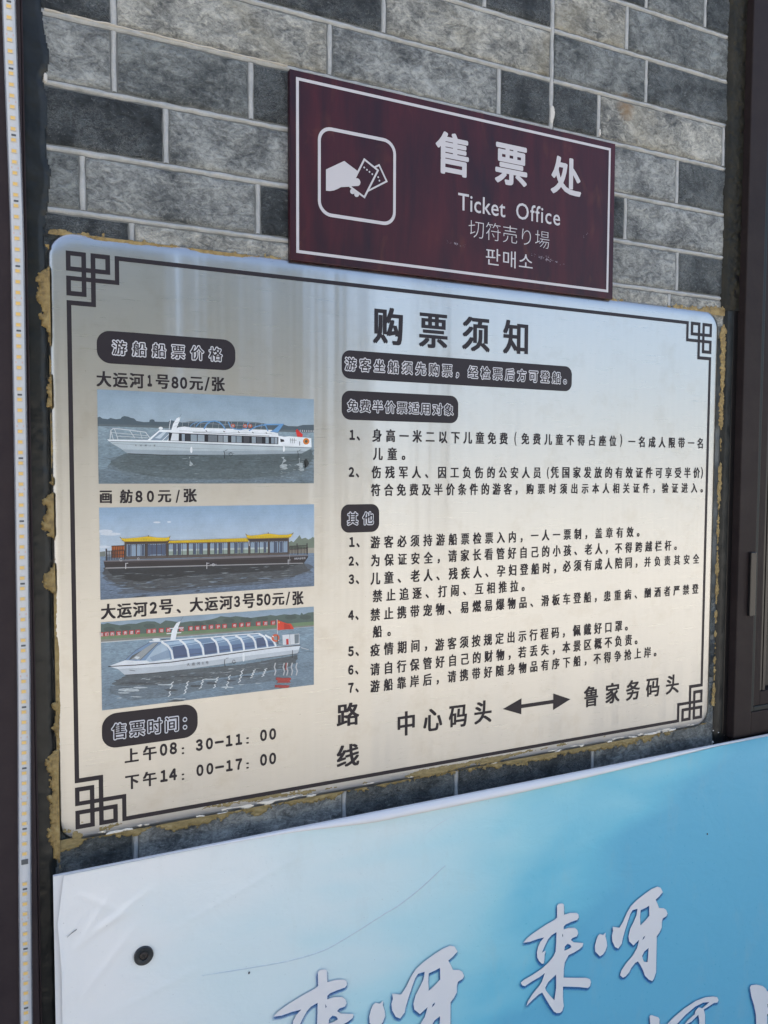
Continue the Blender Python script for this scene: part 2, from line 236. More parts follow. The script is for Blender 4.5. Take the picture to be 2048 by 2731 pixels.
('S',[(140,156,160),(120,138,144)],[2831,4686,3244,4960],(24,12.299999999999999,49.199999999999996,4.2,8.4)),
('S',[(130,150,156),(112,132,140)],[1443,4612,1699,4965],(14,12.299999999999999,49.199999999999996,3.1500000000000004,6.300000000000001)),
('S',[(104,132,148),(132,158,170)],[379,5084,3328,5290],(30,41.0,164.0,2.1,5.25)),
('p',(168,184,190),[471,5189,1409,5189,2511,5172,3328,5143,3333,5119,3182,5042,2119,5010,1190,5000,733,5011,631,5081,529,5142],0),
('p',(140,158,168),[665,5064,1554,5059,3182,5081,3244,5072,3182,5042,2119,5010,1190,5000,733,5011],0),
('p',(216,223,226),[471,5192,1409,5200,3339,5151,3337,5135,1409,5171,492,5172],0),
('s',(70,78,88),[513,5167,1409,5163,3335,5125],3),
('s',(28,32,40),[733,5009,1190,4995,1665,4999],4),
('s',(120,135,142),[546,5142,1555,5092,3244,5074],2),
('p',(222,228,232),[988,5196,1149,5335,1356,5341,1396,5377,1484,5390,1585,5378,2732,5375,2772,5338,2822,5329,2828,5294,2914,5281,2996,5290,3333,5270,3337,5149,1409,5195],0),
('p',(116,142,162),[1018,5193,1140,5308,1301,5308,1250,5193],0),
('p',(178,194,206),[1086,5225,1193,5306,1238,5307,1157,5217],0),
('s',(230,233,235),[1018,5193,1144,5315],4),
('s',(235,238,240),[1183,5192,1301,5308],3),
('p',(30,33,44),[1274,5302,2828,5273,2824,5170,1264,5190],0),
('p',(206,212,216),[1316,5294,1406,5292,1402,5193,1293,5194],0),
('p',(132,152,168),[1446,5286,1487,5285,1486,5191,1445,5192],0),
('p',(48,54,64),[1498,5285,1556,5284,1555,5191,1497,5191],0),
('p',(128,148,160),[1567,5284,1652,5283,1652,5190,1567,5191],0),
('p',(138,156,168),[1664,5283,1757,5282,1756,5189,1663,5190],0),
('p',(96,108,118),[1809,5281,1936,5279,1935,5187,1808,5188],0),
('p',(120,132,140),[1949,5279,2016,5278,2015,5186,1948,5186],0),
('p',(146,162,172),[2025,5278,2086,5277,2086,5185,2024,5186],0),
('p',(128,146,158),[2136,5276,2198,5275,2198,5184,2136,5185],0),
('p',(118,138,150),[2210,5275,2285,5274,2285,5183,2209,5184],0),
('p',(52,58,70),[2315,5274,2397,5273,2396,5182,2314,5183],0),
('p',(128,146,158),[2432,5272,2492,5271,2491,5181,2432,5181],0),
('p',(66,74,86),[2503,5271,2581,5270,2581,5180,2503,5181],0),
('p',(132,150,162),[2635,5269,2681,5269,2681,5179,2634,5179],0),
('p',(120,140,156),[2719,5268,2761,5268,2761,5178,2719,5178],0),
('p',(140,156,168),[2770,5267,2812,5267,2812,5177,2769,5178],0),
('s',(60,64,70),[1597,5315,1930,5308,2691,5287],3),
('s',(150,160,166),[1410,5329,2731,5323],2),
('p',(30,33,42),[2853,5252,2910,5238,2918,5211,2861,5202],0),
('s',(90,98,104),[3012,5259,3016,5189],3),
('s',(90,98,104),[3041,5260,3045,5189],3),
('s',(90,98,104),[3070,5261,3074,5190],3),
('s',(90,98,104),[3004,5236,3103,5234],3),
('s',(60,60,64),[3151,5215,3153,5160],5),
('p',(206,120,48),[3303,5222,3298,5201,3284,5184,3264,5175,3242,5174,3221,5183,3208,5199,3203,5220,3208,5241,3222,5257,3242,5267,3264,5267,3284,5259,3298,5242],0),
('p',(90,80,60),[3276,5221,3274,5212,3267,5204,3258,5200,3248,5200,3238,5204,3232,5211,3230,5220,3232,5230,3239,5238,3248,5242,3258,5242,3267,5238,3274,5231],0),
('p',(204,48,46),[3091,5375,3114,5399,3145,5364,3199,5322,3194,5283,3115,5285],0),
('s',(196,196,200),[3161,5384,3161,5361],5),
('s',(196,196,200),[3195,5384,3195,5361],5),
('s',(196,196,200),[3228,5384,3228,5361],5),
('s',(196,196,200),[3261,5384,3261,5360],5),
('s',(196,196,200),[3295,5384,3295,5360],5),
('s',(196,196,200),[3329,5384,3329,5360],5),
('s',(196,196,200),[3362,5384,3362,5360],5),
('s',(196,204,208),[506,5197,518,5311,545,5336,600,5338,963,5300,1024,5214],5),
('s',(196,204,208),[566,5330,608,5195],4),
('s',(196,204,208),[754,5324,822,5221],4),
('s',(196,204,208),[528,5284,980,5253],3),
('s',(196,204,208),[599,5238,997,5225],3),
('s',(196,204,208),[893,5302,918,5209],3),
('s',(196,204,208),[518,5311,547,5194],4),
('p',(226,230,232),[1305,5338,1330,5423,1376,5497,1427,5525,1415,5458,1382,5391,1374,5339],0),
('s',(210,216,220),[1275,5348,1296,5480],4),
('s',(90,100,108),[1442,5558,1408,5498],2),
('s',(196,204,208),[1348,5432,1415,5458],4),
('s',(196,204,208),[1338,5386,1396,5402],4),
('p',(224,228,230),[1192,5358,1189,5350,1181,5342,1170,5338,1157,5338,1146,5342,1138,5348,1135,5357,1138,5366,1146,5373,1158,5377,1170,5377,1182,5374,1190,5367],0),
('s',(150,160,168),[1476,5495,2612,5467],2),
('s',(150,160,168),[1448,5448,2592,5420],2),
('s',(160,170,176),[1467,5495,1451,5384],2),
('s',(160,170,176),[1549,5493,1533,5384],2),
('s',(160,170,176),[1632,5491,1616,5383],2),
('s',(160,170,176),[1715,5489,1700,5383],2),
('s',(160,170,176),[1800,5487,1784,5383],2),
('s',(160,170,176),[1884,5485,1868,5382],2),
('s',(160,170,176),[1969,5483,1953,5382],2),
('s',(160,170,176),[2055,5481,2039,5382],2),
('s',(160,170,176),[2141,5479,2125,5382],2),
('s',(160,170,176),[2228,5477,2212,5381],2),
('s',(160,170,176),[2316,5474,2300,5381],2),
('s',(160,170,176),[2404,5472,2388,5381],2),
('s',(160,170,176),[2493,5470,2476,5380],2),
('s',(160,170,176),[2582,5468,2565,5380],2),
('s',(70,80,90),[1484,5408,2611,5401],2),
('s',(62,146,206),[1752,5367,1784,5426,1837,5467,1903,5480,1969,5460,2016,5420,2049,5368],8),
('s',(62,146,206),[1640,5394,1687,5448,1743,5464,1837,5471],6),
('s',(62,146,206),[2093,5471,2122,5407,2179,5375,2266,5366,2351,5391,2384,5476],7),
('s',(62,146,206),[2393,5357,2492,5414,2582,5443,2635,5437,2671,5357],7),
('s',(62,146,206),[1557,5392,1594,5430,1669,5462],4),
('p',(62,146,206),[2612,5459,2910,5468,2816,5341,2695,5346,2762,5382,2837,5446,2616,5440],0),
('s',(50,110,160),[2910,5466,2820,5341],3),
('p',(190,96,70),[2189,5421,2186,5409,2178,5399,2167,5394,2154,5394,2142,5399,2134,5408,2131,5419,2134,5430,2142,5440,2154,5445,2167,5446,2178,5441,2186,5432],0),
('p',(150,160,160),[2174,5420,2172,5414,2169,5410,2163,5407,2157,5407,2152,5409,2148,5414,2147,5419,2148,5425,2152,5430,2157,5433,2163,5433,2169,5430,2173,5426],0),
('p',(190,96,70),[2364,5422,2361,5410,2353,5401,2341,5395,2328,5395,2317,5400,2309,5409,2306,5420,2309,5432,2317,5441,2329,5447,2342,5447,2353,5442,2362,5433],0),
('p',(150,160,160),[2349,5425,2347,5419,2344,5414,2338,5412,2332,5411,2326,5414,2323,5418,2321,5424,2323,5430,2327,5435,2332,5437,2338,5438,2344,5435,2347,5431],0),
('p',(190,96,70),[2439,5422,2436,5411,2428,5401,2416,5396,2403,5395,2391,5400,2383,5409,2380,5421,2383,5433,2391,5442,2403,5448,2416,5448,2428,5443,2436,5434],0),
('p',(150,160,160),[2423,5427,2422,5421,2418,5416,2413,5414,2406,5413,2401,5416,2397,5420,2396,5426,2397,5432,2401,5437,2407,5440,2413,5440,2418,5437,2422,5433],0),
('p',(228,230,230),[1589,5070,1588,5051,1583,5035,1576,5027,1569,5026,1562,5035,1558,5050,1556,5070,1558,5089,1563,5105,1570,5113,1577,5113,1584,5105,1588,5090],0),
('p',(228,230,230),[2926,5105,2924,5087,2919,5072,2913,5063,2905,5063,2899,5071,2894,5086,2893,5105,2895,5123,2899,5138,2906,5147,2913,5147,2919,5139,2924,5124],0),
('s',(40,46,56),[2027,5065,2039,5018,2034,4956],4),
('s',(40,46,56),[2039,5062,2077,5081],3),
('s',(40,46,56),[3117,5081,3129,5031,3125,4966],4),
('s',(40,46,56),[3130,5077,3171,5097],3),
('s',(40,46,56),[2150,5018,2148,5007,2141,4998,2130,4993,2119,4993,2109,4998,2102,5006,2100,5017,2103,5028,2110,5036,2120,5041,2131,5041,2141,5037,2148,5028],3),
('s',(60,66,74),[2052,5035,2177,5029],2),
('w',(150,164,168),[1560,4912,1600,4869,1564,4846,1543,4855,1550,4889,1554,4934,1538,4968,1558,4977,1549,4955],0),
('w',(150,164,168),[2949,4932,2891,4895,2907,4870,2876,4878,2886,4911,2907,4952,2867,4981,2918,4988,2904,4966],0),
('w',(150,164,168),[2953,4860,2918,4846,2909,4841,2849,4844,2841,4857,2856,4869,2874,4883,2870,4887,2951,4881],0),
('w',(150,164,168),[3150,4921,3163,4889,3126,4871,3142,4877,3144,4908,3142,4941,3134,4969,3160,4977,3149,4958],0),
('w',(150,164,168),[3195,4865,3203,4837,3162,4824,3130,4831,3148,4852,3094,4878,3150,4900,3184,4903,3204,4892],0),
('w',(150,164,168),[3215,4807,3221,4790,3188,4782,3160,4785,3147,4794,3125,4811,3162,4824,3175,4825,3225,4818],0),
('w',(150,164,168),[2947,4844,2967,4820,2914,4803,2915,4810,2842,4830,2895,4858,2891,4877,2931,4883,2961,4866],0),
('w',(40,48,52),[3297,4894,3267,4848,3223,4822,3242,4833,3228,4870,3209,4920,3236,4956,3250,4967,3275,4941],0),
('s',(196,40,60),[2025,5333,2048,5334],2),
('s',(50,50,56),[1776,5342,1791,5331],5),
('s',(50,50,56),[2024,5340,2039,5329],5),
('s',(50,50,56),[2235,5337,2251,5326],5),
('s',(50,50,56),[2441,5335,2456,5324],5),
('s',(50,50,56),[2639,5333,2655,5322],5)],
'2':[('p',(119,159,192),[357,4292,3381,4294,3381,4253,357,4255],0),
('p',(123,161,193),[357,4255,3381,4253,3381,4212,357,4218],0),
('p',(127,164,194),[357,4218,3381,4212,3381,4171,357,4181],0),
('p',(131,166,196),[357,4181,3381,4171,3380,4130,357,4145],0),
('p',(135,169,197),[357,4145,3380,4130,3380,4089,357,4108],0),
('p',(139,171,198),[357,4108,3380,4089,3380,4048,358,4071],0),
('p',(143,173,199),[358,4071,3380,4048,3380,4007,358,4034],0),
('p',(147,176,200),[358,4034,3380,4007,3380,3966,358,3997],0),
('p',(151,178,201),[358,3997,3380,3966,3380,3925,358,3960],0),
('p',(154,181,203),[358,3960,3380,3925,3380,3884,358,3923],0),
('p',(158,183,204),[358,3923,3380,3884,3380,3843,358,3886],0),
('p',(162,186,205),[358,3886,3380,3843,3380,3802,358,3849],0),
('p',(166,188,206),[358,3849,3380,3802,3380,3761,359,3812],0),
('p',(170,191,207),[359,3812,3380,3761,3380,3719,359,3775],0),
('p',(174,193,208),[359,3775,3380,3719,3380,3678,359,3738],0),
('p',(178,195,210),[359,3738,3380,3678,3380,3637,359,3701],0),
('p',(182,198,211),[359,3701,3380,3637,3380,3596,359,3664],0),
('p',(186,200,212),[359,3664,3380,3596,3380,3555,359,3627],0),
('p',(196,206,216),[530,3971,511,3957,459,3949,397,3951,346,3962,327,3977,347,3991,397,3999,460,3997,511,3986],0),
('p',(196,206,216),[633,3932,606,3920,538,3914,453,3917,386,3927,360,3940,386,3952,454,3958,538,3955,607,3945],0),
('p',(196,206,216),[1150,4076,1140,4069,1115,4065,1084,4066,1059,4071,1050,4079,1059,4086,1084,4090,1115,4089,1140,4084],0),
('p',(196,206,216),[1291,4078,1285,4073,1271,4070,1253,4070,1238,4074,1233,4080,1238,4085,1253,4088,1271,4088,1285,4084],0),
('p',(196,206,216),[493,3765,477,3755,434,3750,382,3752,340,3760,324,3772,340,3781,383,3786,435,3784,477,3776],0),
('p',(110,122,108),[2971,3731,3023,3758,3054,3737,3117,3801,3148,3840,3180,3783,3243,3797,3285,3769,3327,3782,3353,3805,3380,3792,3380,3615,2971,3627],0),
('p',(92,104,92),[2992,3690,3158,3688,3285,3659,3285,3623,2992,3631],0),
('p',(150,146,134),[2971,3639,3380,3643,3380,3555,2971,3552],0),
('p',(112,118,112),[357,3702,425,3710,427,3642,359,3636],0),
('w',(99,130,160),[359,3641,3380,3563,3380,3527,359,3600],0),
('w',(97,128,158),[359,3600,3380,3527,3380,3492,359,3558],0),
('w',(95,126,156),[359,3558,3380,3492,3380,3457,359,3517],0),
('w',(94,124,154),[359,3517,3380,3457,3380,3421,358,3475],0),
('w',(92,122,151),[358,3475,3380,3421,3380,3386,358,3434],0),
('w',(90,120,149),[358,3434,3380,3386,3380,3350,358,3392],0),
('w',(88,118,147),[358,3392,3380,3350,3380,3315,358,3351],0),
('w',(87,115,144),[358,3351,3380,3315,3380,3279,358,3309],0),
('w',(85,113,142),[358,3309,3380,3279,3380,3244,357,3268],0),
('w',(83,111,140),[357,3268,3380,3244,3380,3208,357,3226],0),
('w',(82,109,138),[357,3226,3380,3208,3380,3173,357,3185],0),
('w',(80,107,135),[357,3185,3380,3173,3380,3137,357,3143],0),
('w',(78,105,133),[357,3143,3380,3137,3380,3102,356,3102],0),
('w',(76,103,131),[356,3102,3380,3102,3380,3066,356,3060],0),
('w',(66,82,100),[390,3481,422,3482,431,3478,461,3481,483,3476,496,3477,510,3476,543,3479,576,3476,601,3474,619,3475,648,3477,666,3473,671,3473,700,3474,734,3474,740,3472,756,3472,800,3471,807,3469,848,3468,862,3467,892,3470,903,3471,916,3469,964,3465,964,3469,996,3464,1026,3463,1033,3463,1060,3464,1104,3462,1107,3463,1137,3465,1158,3463,1190,3462,1213,3459,1224,3463,1263,3459,1269,3462,1318,3457,1324,3460,1368,3455,1384,3457,1394,3457,1413,3455,1446,3453,1469,3454,1497,3451,1516,3452,1536,3452,1562,3450,1587,3449,1623,3450,1656,3450,1674,3448,1689,3451,1713,3449,1738,3445,1758,3446,1795,3447,1811,3447,1852,3445,1861,3445,1899,3441,1916,3442,1925,3440,1950,3443,1984,3440,2019,3441,2052,3436,2048,3439,2088,3439,2113,3439,2145,3436,2181,3433,2207,3435,2227,3434,2248,3431,2253,3435,2290,3432,2309,3430,2335,3433,2358,3432,2404,3432,2411,3429,2452,3427,2465,3427,2508,3426,2513,3428,2536,3425,2593,3423,2588,3427,2632,3424,2644,3423,2677,3423,2697,3423,2724,3425,2764,3422,2799,3421,2813,3422,2833,3420,2872,3418,2909,3419,2936,3418,2967,3415,2974,3415,3017,3411,3029,3417,3047,3412,3094,3411,3101,3412,3124,3414,3161,3408,3200,3408,3207,3410,3235,3411,3264,3406,3273,3409,3339,3377,3400,3350,3318,3325,3302,3304,3368,3274,3277,3271,3267,3265,3232,3259,3140,3255,3115,3251,3169,3242,3087,3241,3085,3233,3077,3227,3094,3218,2943,3219,3076,3208,2986,3200,2922,3199,2895,3195,2908,3186,2833,3184,2839,3175,2736,3178,2742,3169,2805,3158,2789,3152,2688,3150,2648,3148,2673,3148,2612,3147,2618,3145,2542,3147,2515,3147,2524,3142,2504,3147,2498,3141,2448,3146,2433,3142,2403,3138,2393,3142,2358,3140,2331,3140,2285,3140,2237,3141,2253,3139,2187,3137,2198,3136,2136,3140,2124,3133,2115,3132,2067,3136,2063,3131,2011,3132,2009,3135,1981,3132,1972,3128,1935,3129,1904,3128,1861,3129,1840,3129,1817,3130,1790,3129,1793,3126,1756,3126,1760,3125,1719,3124,1720,3123,1678,3124,1626,3122,1621,3123,1565,3121,1560,3120,1540,3120,1524,3117,1521,3118,1471,3120,1464,3119,1412,3116,1371,3117,1380,3115,1345,3118,1348,3113,1317,3117,1292,3117,1242,3117,1236,3118,1218,3116,1200,3114,1167,3118,1154,3115,1101,3117,1096,3119,1052,3122,1040,3120,1006,3121,975,3120,957,3121,934,3120,936,3121,912,3117,877,3120,859,3120,833,3118,814,3122,760,3120,750,3121,721,3123,704,3122,705,3121,666,3124,598,3123,561,3141,628,3158,647,3172,577,3192,624,3203,588,3222,538,3241,422,3261,550,3268,512,3285,443,3308,426,3324,408,3340,386,3357,417,3380,384,3409,385,3431,459,3453],0),
('w',(52,62,72),[401,3491,425,3488,453,3486,476,3486,497,3485,511,3487,539,3486,562,3485,588,3488,606,3482,623,3487,654,3481,668,3486,699,3482,719,3482,744,3480,759,3484,790,3478,813,3480,831,3480,850,3478,876,3478,902,3479,926,3477,945,3475,967,3478,991,3476,1020,3476,1038,3474,1061,3474,1084,3471,1107,3474,1132,3473,1160,3470,1184,3471,1200,3469,1225,3471,1251,3466,1274,3469,1304,3465,1322,3470,1350,3465,1369,3465,1393,3467,1420,3464,1442,3463,1461,3464,1490,3466,1520,3465,1536,3460,1569,3459,1586,3459,1608,3459,1642,3461,1657,3458,1690,3457,1715,3458,1733,3460,1757,3454,1779,3458,1807,3458,1831,3457,1854,3454,1883,3453,1911,3453,1938,3455,1955,3455,1981,3450,2013,3450,2029,3451,2059,3451,2087,3446,2108,3448,2138,3448,2156,3445,2191,3449,2214,3446,2231,3447,2258,3443,2284,3447,2310,3442,2339,3442,2364,3444,2384,3443,2411,3442,2444,3441,2468,3439,2492,3440,2525,3438,2545,3437,2572,3438,2604,3438,2630,3433,2656,3437,2678,3432,2702,3436,2734,3435,2758,3434,2789,3433,2806,3430,2835,3430,2864,3427,2891,3430,2911,3429,2942,3428,2973,3427,2993,3427,3026,3425,3059,3426,3079,3427,3111,3425,3139,3421,3159,3420,3189,3422,3221,3418,3234,3401,3238,3378,3270,3359,3267,3340,3328,3314,3311,3302,3264,3294,3238,3284,3217,3277,3191,3266,3126,3254,3096,3247,3081,3242,3065,3237,3050,3235,2987,3234,2961,3229,2964,3229,2909,3225,2905,3219,2871,3222,2848,3220,2825,3213,2795,3210,2760,3208,2735,3208,2699,3207,2660,3207,2660,3203,2628,3197,2602,3197,2562,3197,2531,3192,2522,3187,2483,3186,2476,3186,2451,3182,2425,3179,2377,3181,2357,3177,2313,3174,2304,3173,2282,3174,2244,3172,2219,3173,2189,3174,2169,3171,2156,3169,2119,3171,2089,3170,2079,3171,2041,3168,2023,3168,1994,3165,1974,3168,1941,3164,1915,3168,1895,3168,1856,3166,1834,3164,1818,3166,1793,3163,1767,3164,1736,3166,1712,3161,1695,3165,1653,3164,1641,3162,1604,3163,1589,3160,1560,3160,1542,3160,1501,3159,1478,3161,1463,3160,1427,3157,1413,3157,1401,3151,1365,3152,1336,3148,1306,3151,1285,3147,1268,3148,1241,3144,1213,3144,1200,3144,1167,3143,1145,3143,1126,3141,1094,3138,1073,3138,1060,3136,1023,3134,1016,3137,978,3143,964,3149,940,3150,915,3156,886,3160,857,3164,843,3167,815,3173,783,3179,780,3183,753,3188,722,3188,688,3200,658,3213,678,3219,632,3233,627,3241,607,3252,557,3264,552,3274,553,3285,520,3295,500,3311,458,3333,455,3352,419,3371,442,3388,392,3408,400,3438,410,3463],0),
('w',(38,44,52),[422,3477,444,3477,464,3478,483,3480,512,3477,536,3478,552,3478,577,3479,598,3475,618,3476,648,3472,664,3476,685,3476,715,3472,732,3473,759,3474,783,3469,799,3470,828,3471,852,3471,871,3470,893,3467,918,3468,945,3469,960,3467,982,3464,1007,3466,1032,3464,1060,3464,1075,3465,1104,3465,1130,3461,1146,3464,1169,3461,1191,3461,1214,3459,1243,3460,1262,3463,1288,3457,1315,3457,1332,3461,1356,3457,1381,3459,1411,3455,1431,3456,1454,3455,1479,3456,1502,3456,1526,3457,1551,3453,1575,3455,1605,3452,1626,3452,1654,3449,1676,3449,1701,3450,1722,3450,1748,3449,1773,3448,1800,3445,1818,3450,1844,3449,1874,3445,1893,3447,1925,3442,1948,3443,1973,3443,1994,3442,2025,3439,2050,3439,2065,3443,2101,3440,2121,3441,2150,3439,2177,3441,2203,3440,2218,3438,2249,3439,2274,3433,2298,3434,2325,3434,2346,3435,2381,3432,2398,3433,2428,3433,2454,3431,2473,3433,2507,3432,2526,3429,2555,3427,2584,3431,2611,3429,2639,3426,2665,3429,2682,3425,2710,3428,2735,3427,2767,3422,2792,3425,2824,3425,2849,3422,2879,3424,2901,3422,2931,3422,2957,3422,2981,3416,3004,3420,3040,3417,3056,3419,3086,3418,3139,3414,3124,3402,3077,3393,3059,3380,2991,3371,2989,3358,2943,3350,2961,3335,2918,3336,2896,3331,2859,3333,2838,3331,2812,3333,2776,3330,2746,3329,2718,3332,2700,3327,2676,3327,2652,3327,2609,3326,2584,3329,2554,3330,2546,3326,2501,3328,2491,3324,2466,3326,2421,3325,2398,3326,2372,3323,2346,3326,2325,3325,2294,3324,2273,3325,2247,3328,2223,3327,2193,3329,2176,3325,2143,3326,2125,3328,2091,3326,2066,3326,2048,3330,2014,3329,1995,3326,1969,3326,1936,3330,1924,3327,1882,3326,1872,3325,1838,3326,1827,3323,1793,3322,1778,3321,1746,3320,1709,3323,1694,3323,1675,3323,1647,3321,1615,3318,1588,3318,1578,3314,1541,3317,1526,3317,1505,3316,1474,3314,1438,3316,1414,3313,1396,3308,1380,3312,1358,3310,1328,3307,1313,3305,1279,3308,1254,3306,1239,3303,1213,3302,1191,3296,1150,3297,1124,3298,1107,3295,1092,3290,1066,3286,1024,3290,999,3286,998,3282,966,3280,937,3282,921,3280,885,3279,857,3277,847,3281,827,3283,796,3292,785,3293,769,3299,737,3303,718,3308,682,3315,671,3321,628,3327,615,3331,601,3336,564,3344,562,3345,566,3360,511,3381,506,3395,483,3411,471,3431,454,3448,465,3464],0),
('S',[(98,112,118),(112,126,132),(84,98,106)],[506,3190,3074,3403],(60,24.599999999999998,102.49999999999999,3.1500000000000004,8.4)),
('S',[(34,40,48),(46,56,66)],[455,3050,3115,3460],(50,24.599999999999998,143.5,4.2,10.5)),
('S',[(110,140,168),(60,80,104)],[402,3148,3327,3283],(40,24.599999999999998,102.49999999999999,3.1500000000000004,8.4)),
('p',(176,90,36),[507,3775,669,3777,670,3617,509,3617],0),
('s',(52,34,30),[514,3772,512,3620],4),
('s',(52,34,30),[536,3771,534,3619],4),
('s',(52,34,30),[559,3770,557,3618],4),
('s',(52,34,30),[581,3769,579,3617],4),
('s',(52,34,30),[603,3768,601,3616],4),
('s',(52,34,30),[626,3767,624,3615],4),
('s',(52,34,30),[648,3766,646,3614],4),
('s',(52,34,30),[507,3775,669,3775],5),
('s',(52,34,30),[507,3720,668,3719],3),
('s',(46,42,48),[439,3740,440,3584],9),
('s',(46,42,48),[438,3710,675,3707],4),
('s',(46,42,48),[441,3656,674,3653],4),
('s',(46,42,48),[462,3709,460,3593],4),
('s',(46,42,48),[482,3708,481,3593],4),
('s',(46,42,48),[503,3707,501,3592],4),
('s',(46,42,48),[523,3706,522,3591],4),
('s',(46,42,48),[544,3705,542,3590],4),
('s',(46,42,48),[565,3705,563,3589],4),
('s',(46,42,48),[585,3704,584,3588],4),
('s',(46,42,48),[606,3703,604,3587],4),
('s',(46,42,48),[626,3702,625,3586],4),
('s',(46,42,48),[647,3701,646,3585],4),
('s',(46,42,48),[668,3700,666,3584],4),
('s',(46,42,48),[2996,3670,2996,3559],4),
('s',(46,42,48),[3019,3669,3019,3558],4),
('s',(46,42,48),[3042,3668,3041,3557],4),
('s',(46,42,48),[3064,3667,3064,3556],4),
('s',(46,42,48),[3087,3667,3087,3555],4),
('s',(46,42,48),[3110,3666,3110,3554],4),
('s',(46,42,48),[3133,3665,3133,3553],4),
('s',(46,42,48),[3156,3664,3156,3552],4),
('s',(46,42,48),[3179,3663,3179,3551],4),
('s',(46,42,48),[3202,3662,3202,3550],4),
('s',(46,42,48),[3226,3661,3225,3549],4),
('s',(46,42,48),[3249,3660,3249,3548],4),
('s',(46,42,48),[3272,3660,3272,3547],4),
('s',(46,42,48),[2992,3674,3268,3684],4),
('s',(46,42,48),[2992,3631,3268,3636],4),
('s',(46,42,48),[3108,3714,3112,3554],7),
('s',(46,42,48),[3264,3712,3268,3551],7),
('p',(40,37,44),[402,3580,1357,3557,2305,3557,3280,3535,3280,3507,3217,3421,421,3480],0),
('p',(112,108,112),[403,3585,1357,3564,2305,3565,3276,3539,3276,3523,1357,3546,406,3569],0),
('p',(150,150,152),[425,3491,3204,3426,3200,3414,425,3476],0),
('s',(66,60,64),[405,3549,3263,3499],2),
('p',(56,50,54),[673,3831,2984,3805,2983,3559,670,3588],0),
('p',(86,78,76),[670,3624,2983,3583,2983,3555,670,3588],0),
('p',(118,146,172),[700,3790,819,3788,817,3628,698,3630],0),
('p',(46,70,102),[712,3784,751,3784,749,3633,710,3634],0),
('s',(60,54,56),[759,3788,757,3628],3),
('p',(118,146,172),[833,3788,935,3786,933,3626,831,3628],0),
('p',(46,70,102),[894,3781,929,3781,928,3630,892,3630],0),
('s',(60,54,56),[884,3786,882,3626],3),
('p',(118,146,172),[974,3786,1088,3784,1086,3624,972,3625],0),
('p',(46,70,102),[974,3780,1008,3780,1007,3629,972,3629],0),
('p',(48,74,112),[974,3775,1088,3773,1086,3638,972,3640],0),
('s',(60,54,56),[1031,3784,1029,3623],3),
('p',(118,146,172),[1100,3784,1213,3782,1212,3621,1098,3623],0),
('p',(46,70,102),[1168,3777,1208,3776,1207,3625,1166,3626],0),
('p',(48,74,112),[1100,3773,1213,3771,1212,3636,1099,3638],0),
('s',(60,54,56),[1157,3782,1155,3621],3),
('p',(118,146,172),[1255,3781,1373,3779,1372,3619,1253,3621],0),
('p',(128,150,134),[1254,3682,1372,3679,1372,3619,1253,3621],0),
('p',(168,184,182),[1254,3701,1373,3699,1372,3673,1254,3675],0),
('p',(46,70,102),[1314,3775,1359,3774,1358,3623,1313,3623],0),
('s',(60,54,56),[1314,3779,1313,3618],3),
('p',(118,146,172),[1384,3779,1498,3777,1497,3617,1383,3619],0),
('p',(128,150,134),[1383,3680,1498,3677,1497,3617,1383,3619],0),
('p',(168,184,182),[1384,3699,1498,3697,1497,3671,1383,3673],0),
('p',(46,70,102),[1384,3774,1421,3773,1420,3622,1383,3622],0),
('s',(60,54,56),[1441,3777,1440,3616],3),
('p',(118,146,172),[1528,3777,1647,3775,1646,3614,1527,3616],0),
('p',(128,150,134),[1527,3677,1646,3675,1646,3614,1527,3616],0),
('p',(168,184,182),[1527,3697,1646,3694,1646,3669,1527,3671],0),
('p',(46,70,102),[1587,3770,1626,3770,1625,3618,1586,3619],0),
('s',(60,54,56),[1587,3775,1586,3614],3),
('p',(118,146,172),[1658,3775,1782,3773,1781,3612,1657,3614],0),
('p',(128,150,134),[1657,3675,1782,3673,1781,3612,1657,3614],0),
('p',(168,184,182),[1658,3695,1782,3692,1782,3666,1657,3669],0),
('p',(46,70,102),[1671,3769,1718,3768,1717,3617,1669,3618],0),
('s',(60,54,56),[1720,3773,1719,3611],3),
('p',(118,146,172),[1824,3772,1942,3771,1941,3609,1823,3611],0),
('p',(128,150,134),[1823,3672,1941,3670,1941,3609,1823,3611],0),
('p',(168,184,182),[1823,3692,1941,3690,1941,3664,1823,3666],0),
('p',(46,70,102),[1883,3766,1921,3765,1920,3613,1882,3614],0),
('s',(60,54,56),[1883,3770,1882,3609],3),
('p',(118,146,172),[1953,3770,2069,3769,2068,3607,1952,3609],0),
('p',(128,150,134),[1953,3670,2068,3668,2068,3607,1952,3609],0),
('p',(168,184,182),[1953,3690,2068,3688,2068,3662,1953,3664],0),
('p',(46,70,102),[1953,3765,1997,3764,1996,3612,1952,3613],0),
('s',(60,54,56),[2011,3768,2010,3607],3),
('p',(118,146,172),[2111,3768,2232,3766,2231,3604,2110,3606],0),
('p',(128,150,134),[2111,3668,2231,3665,2231,3604,2110,3606],0),
('p',(168,184,182),[2111,3687,2231,3685,2231,3659,2111,3661],0),
('p',(46,70,102),[2171,3761,2217,3760,2216,3608,2171,3609],0),
('s',(60,54,56),[2171,3766,2170,3604],3),
('p',(118,146,172),[2244,3766,2369,3764,2369,3602,2243,3604],0),
('p',(128,150,134),[2243,3666,2369,3663,2369,3602,2243,3604],0),
('p',(168,184,182),[2243,3685,2369,3683,2369,3657,2243,3659],0),
('p',(46,70,102),[2256,3760,2296,3759,2295,3607,2255,3608],0),
('s',(60,54,56),[2306,3764,2306,3602],3),
('p',(118,146,172),[2405,3763,2528,3761,2528,3599,2404,3601],0),
('p',(128,150,134),[2405,3663,2528,3661,2528,3599,2404,3601],0),
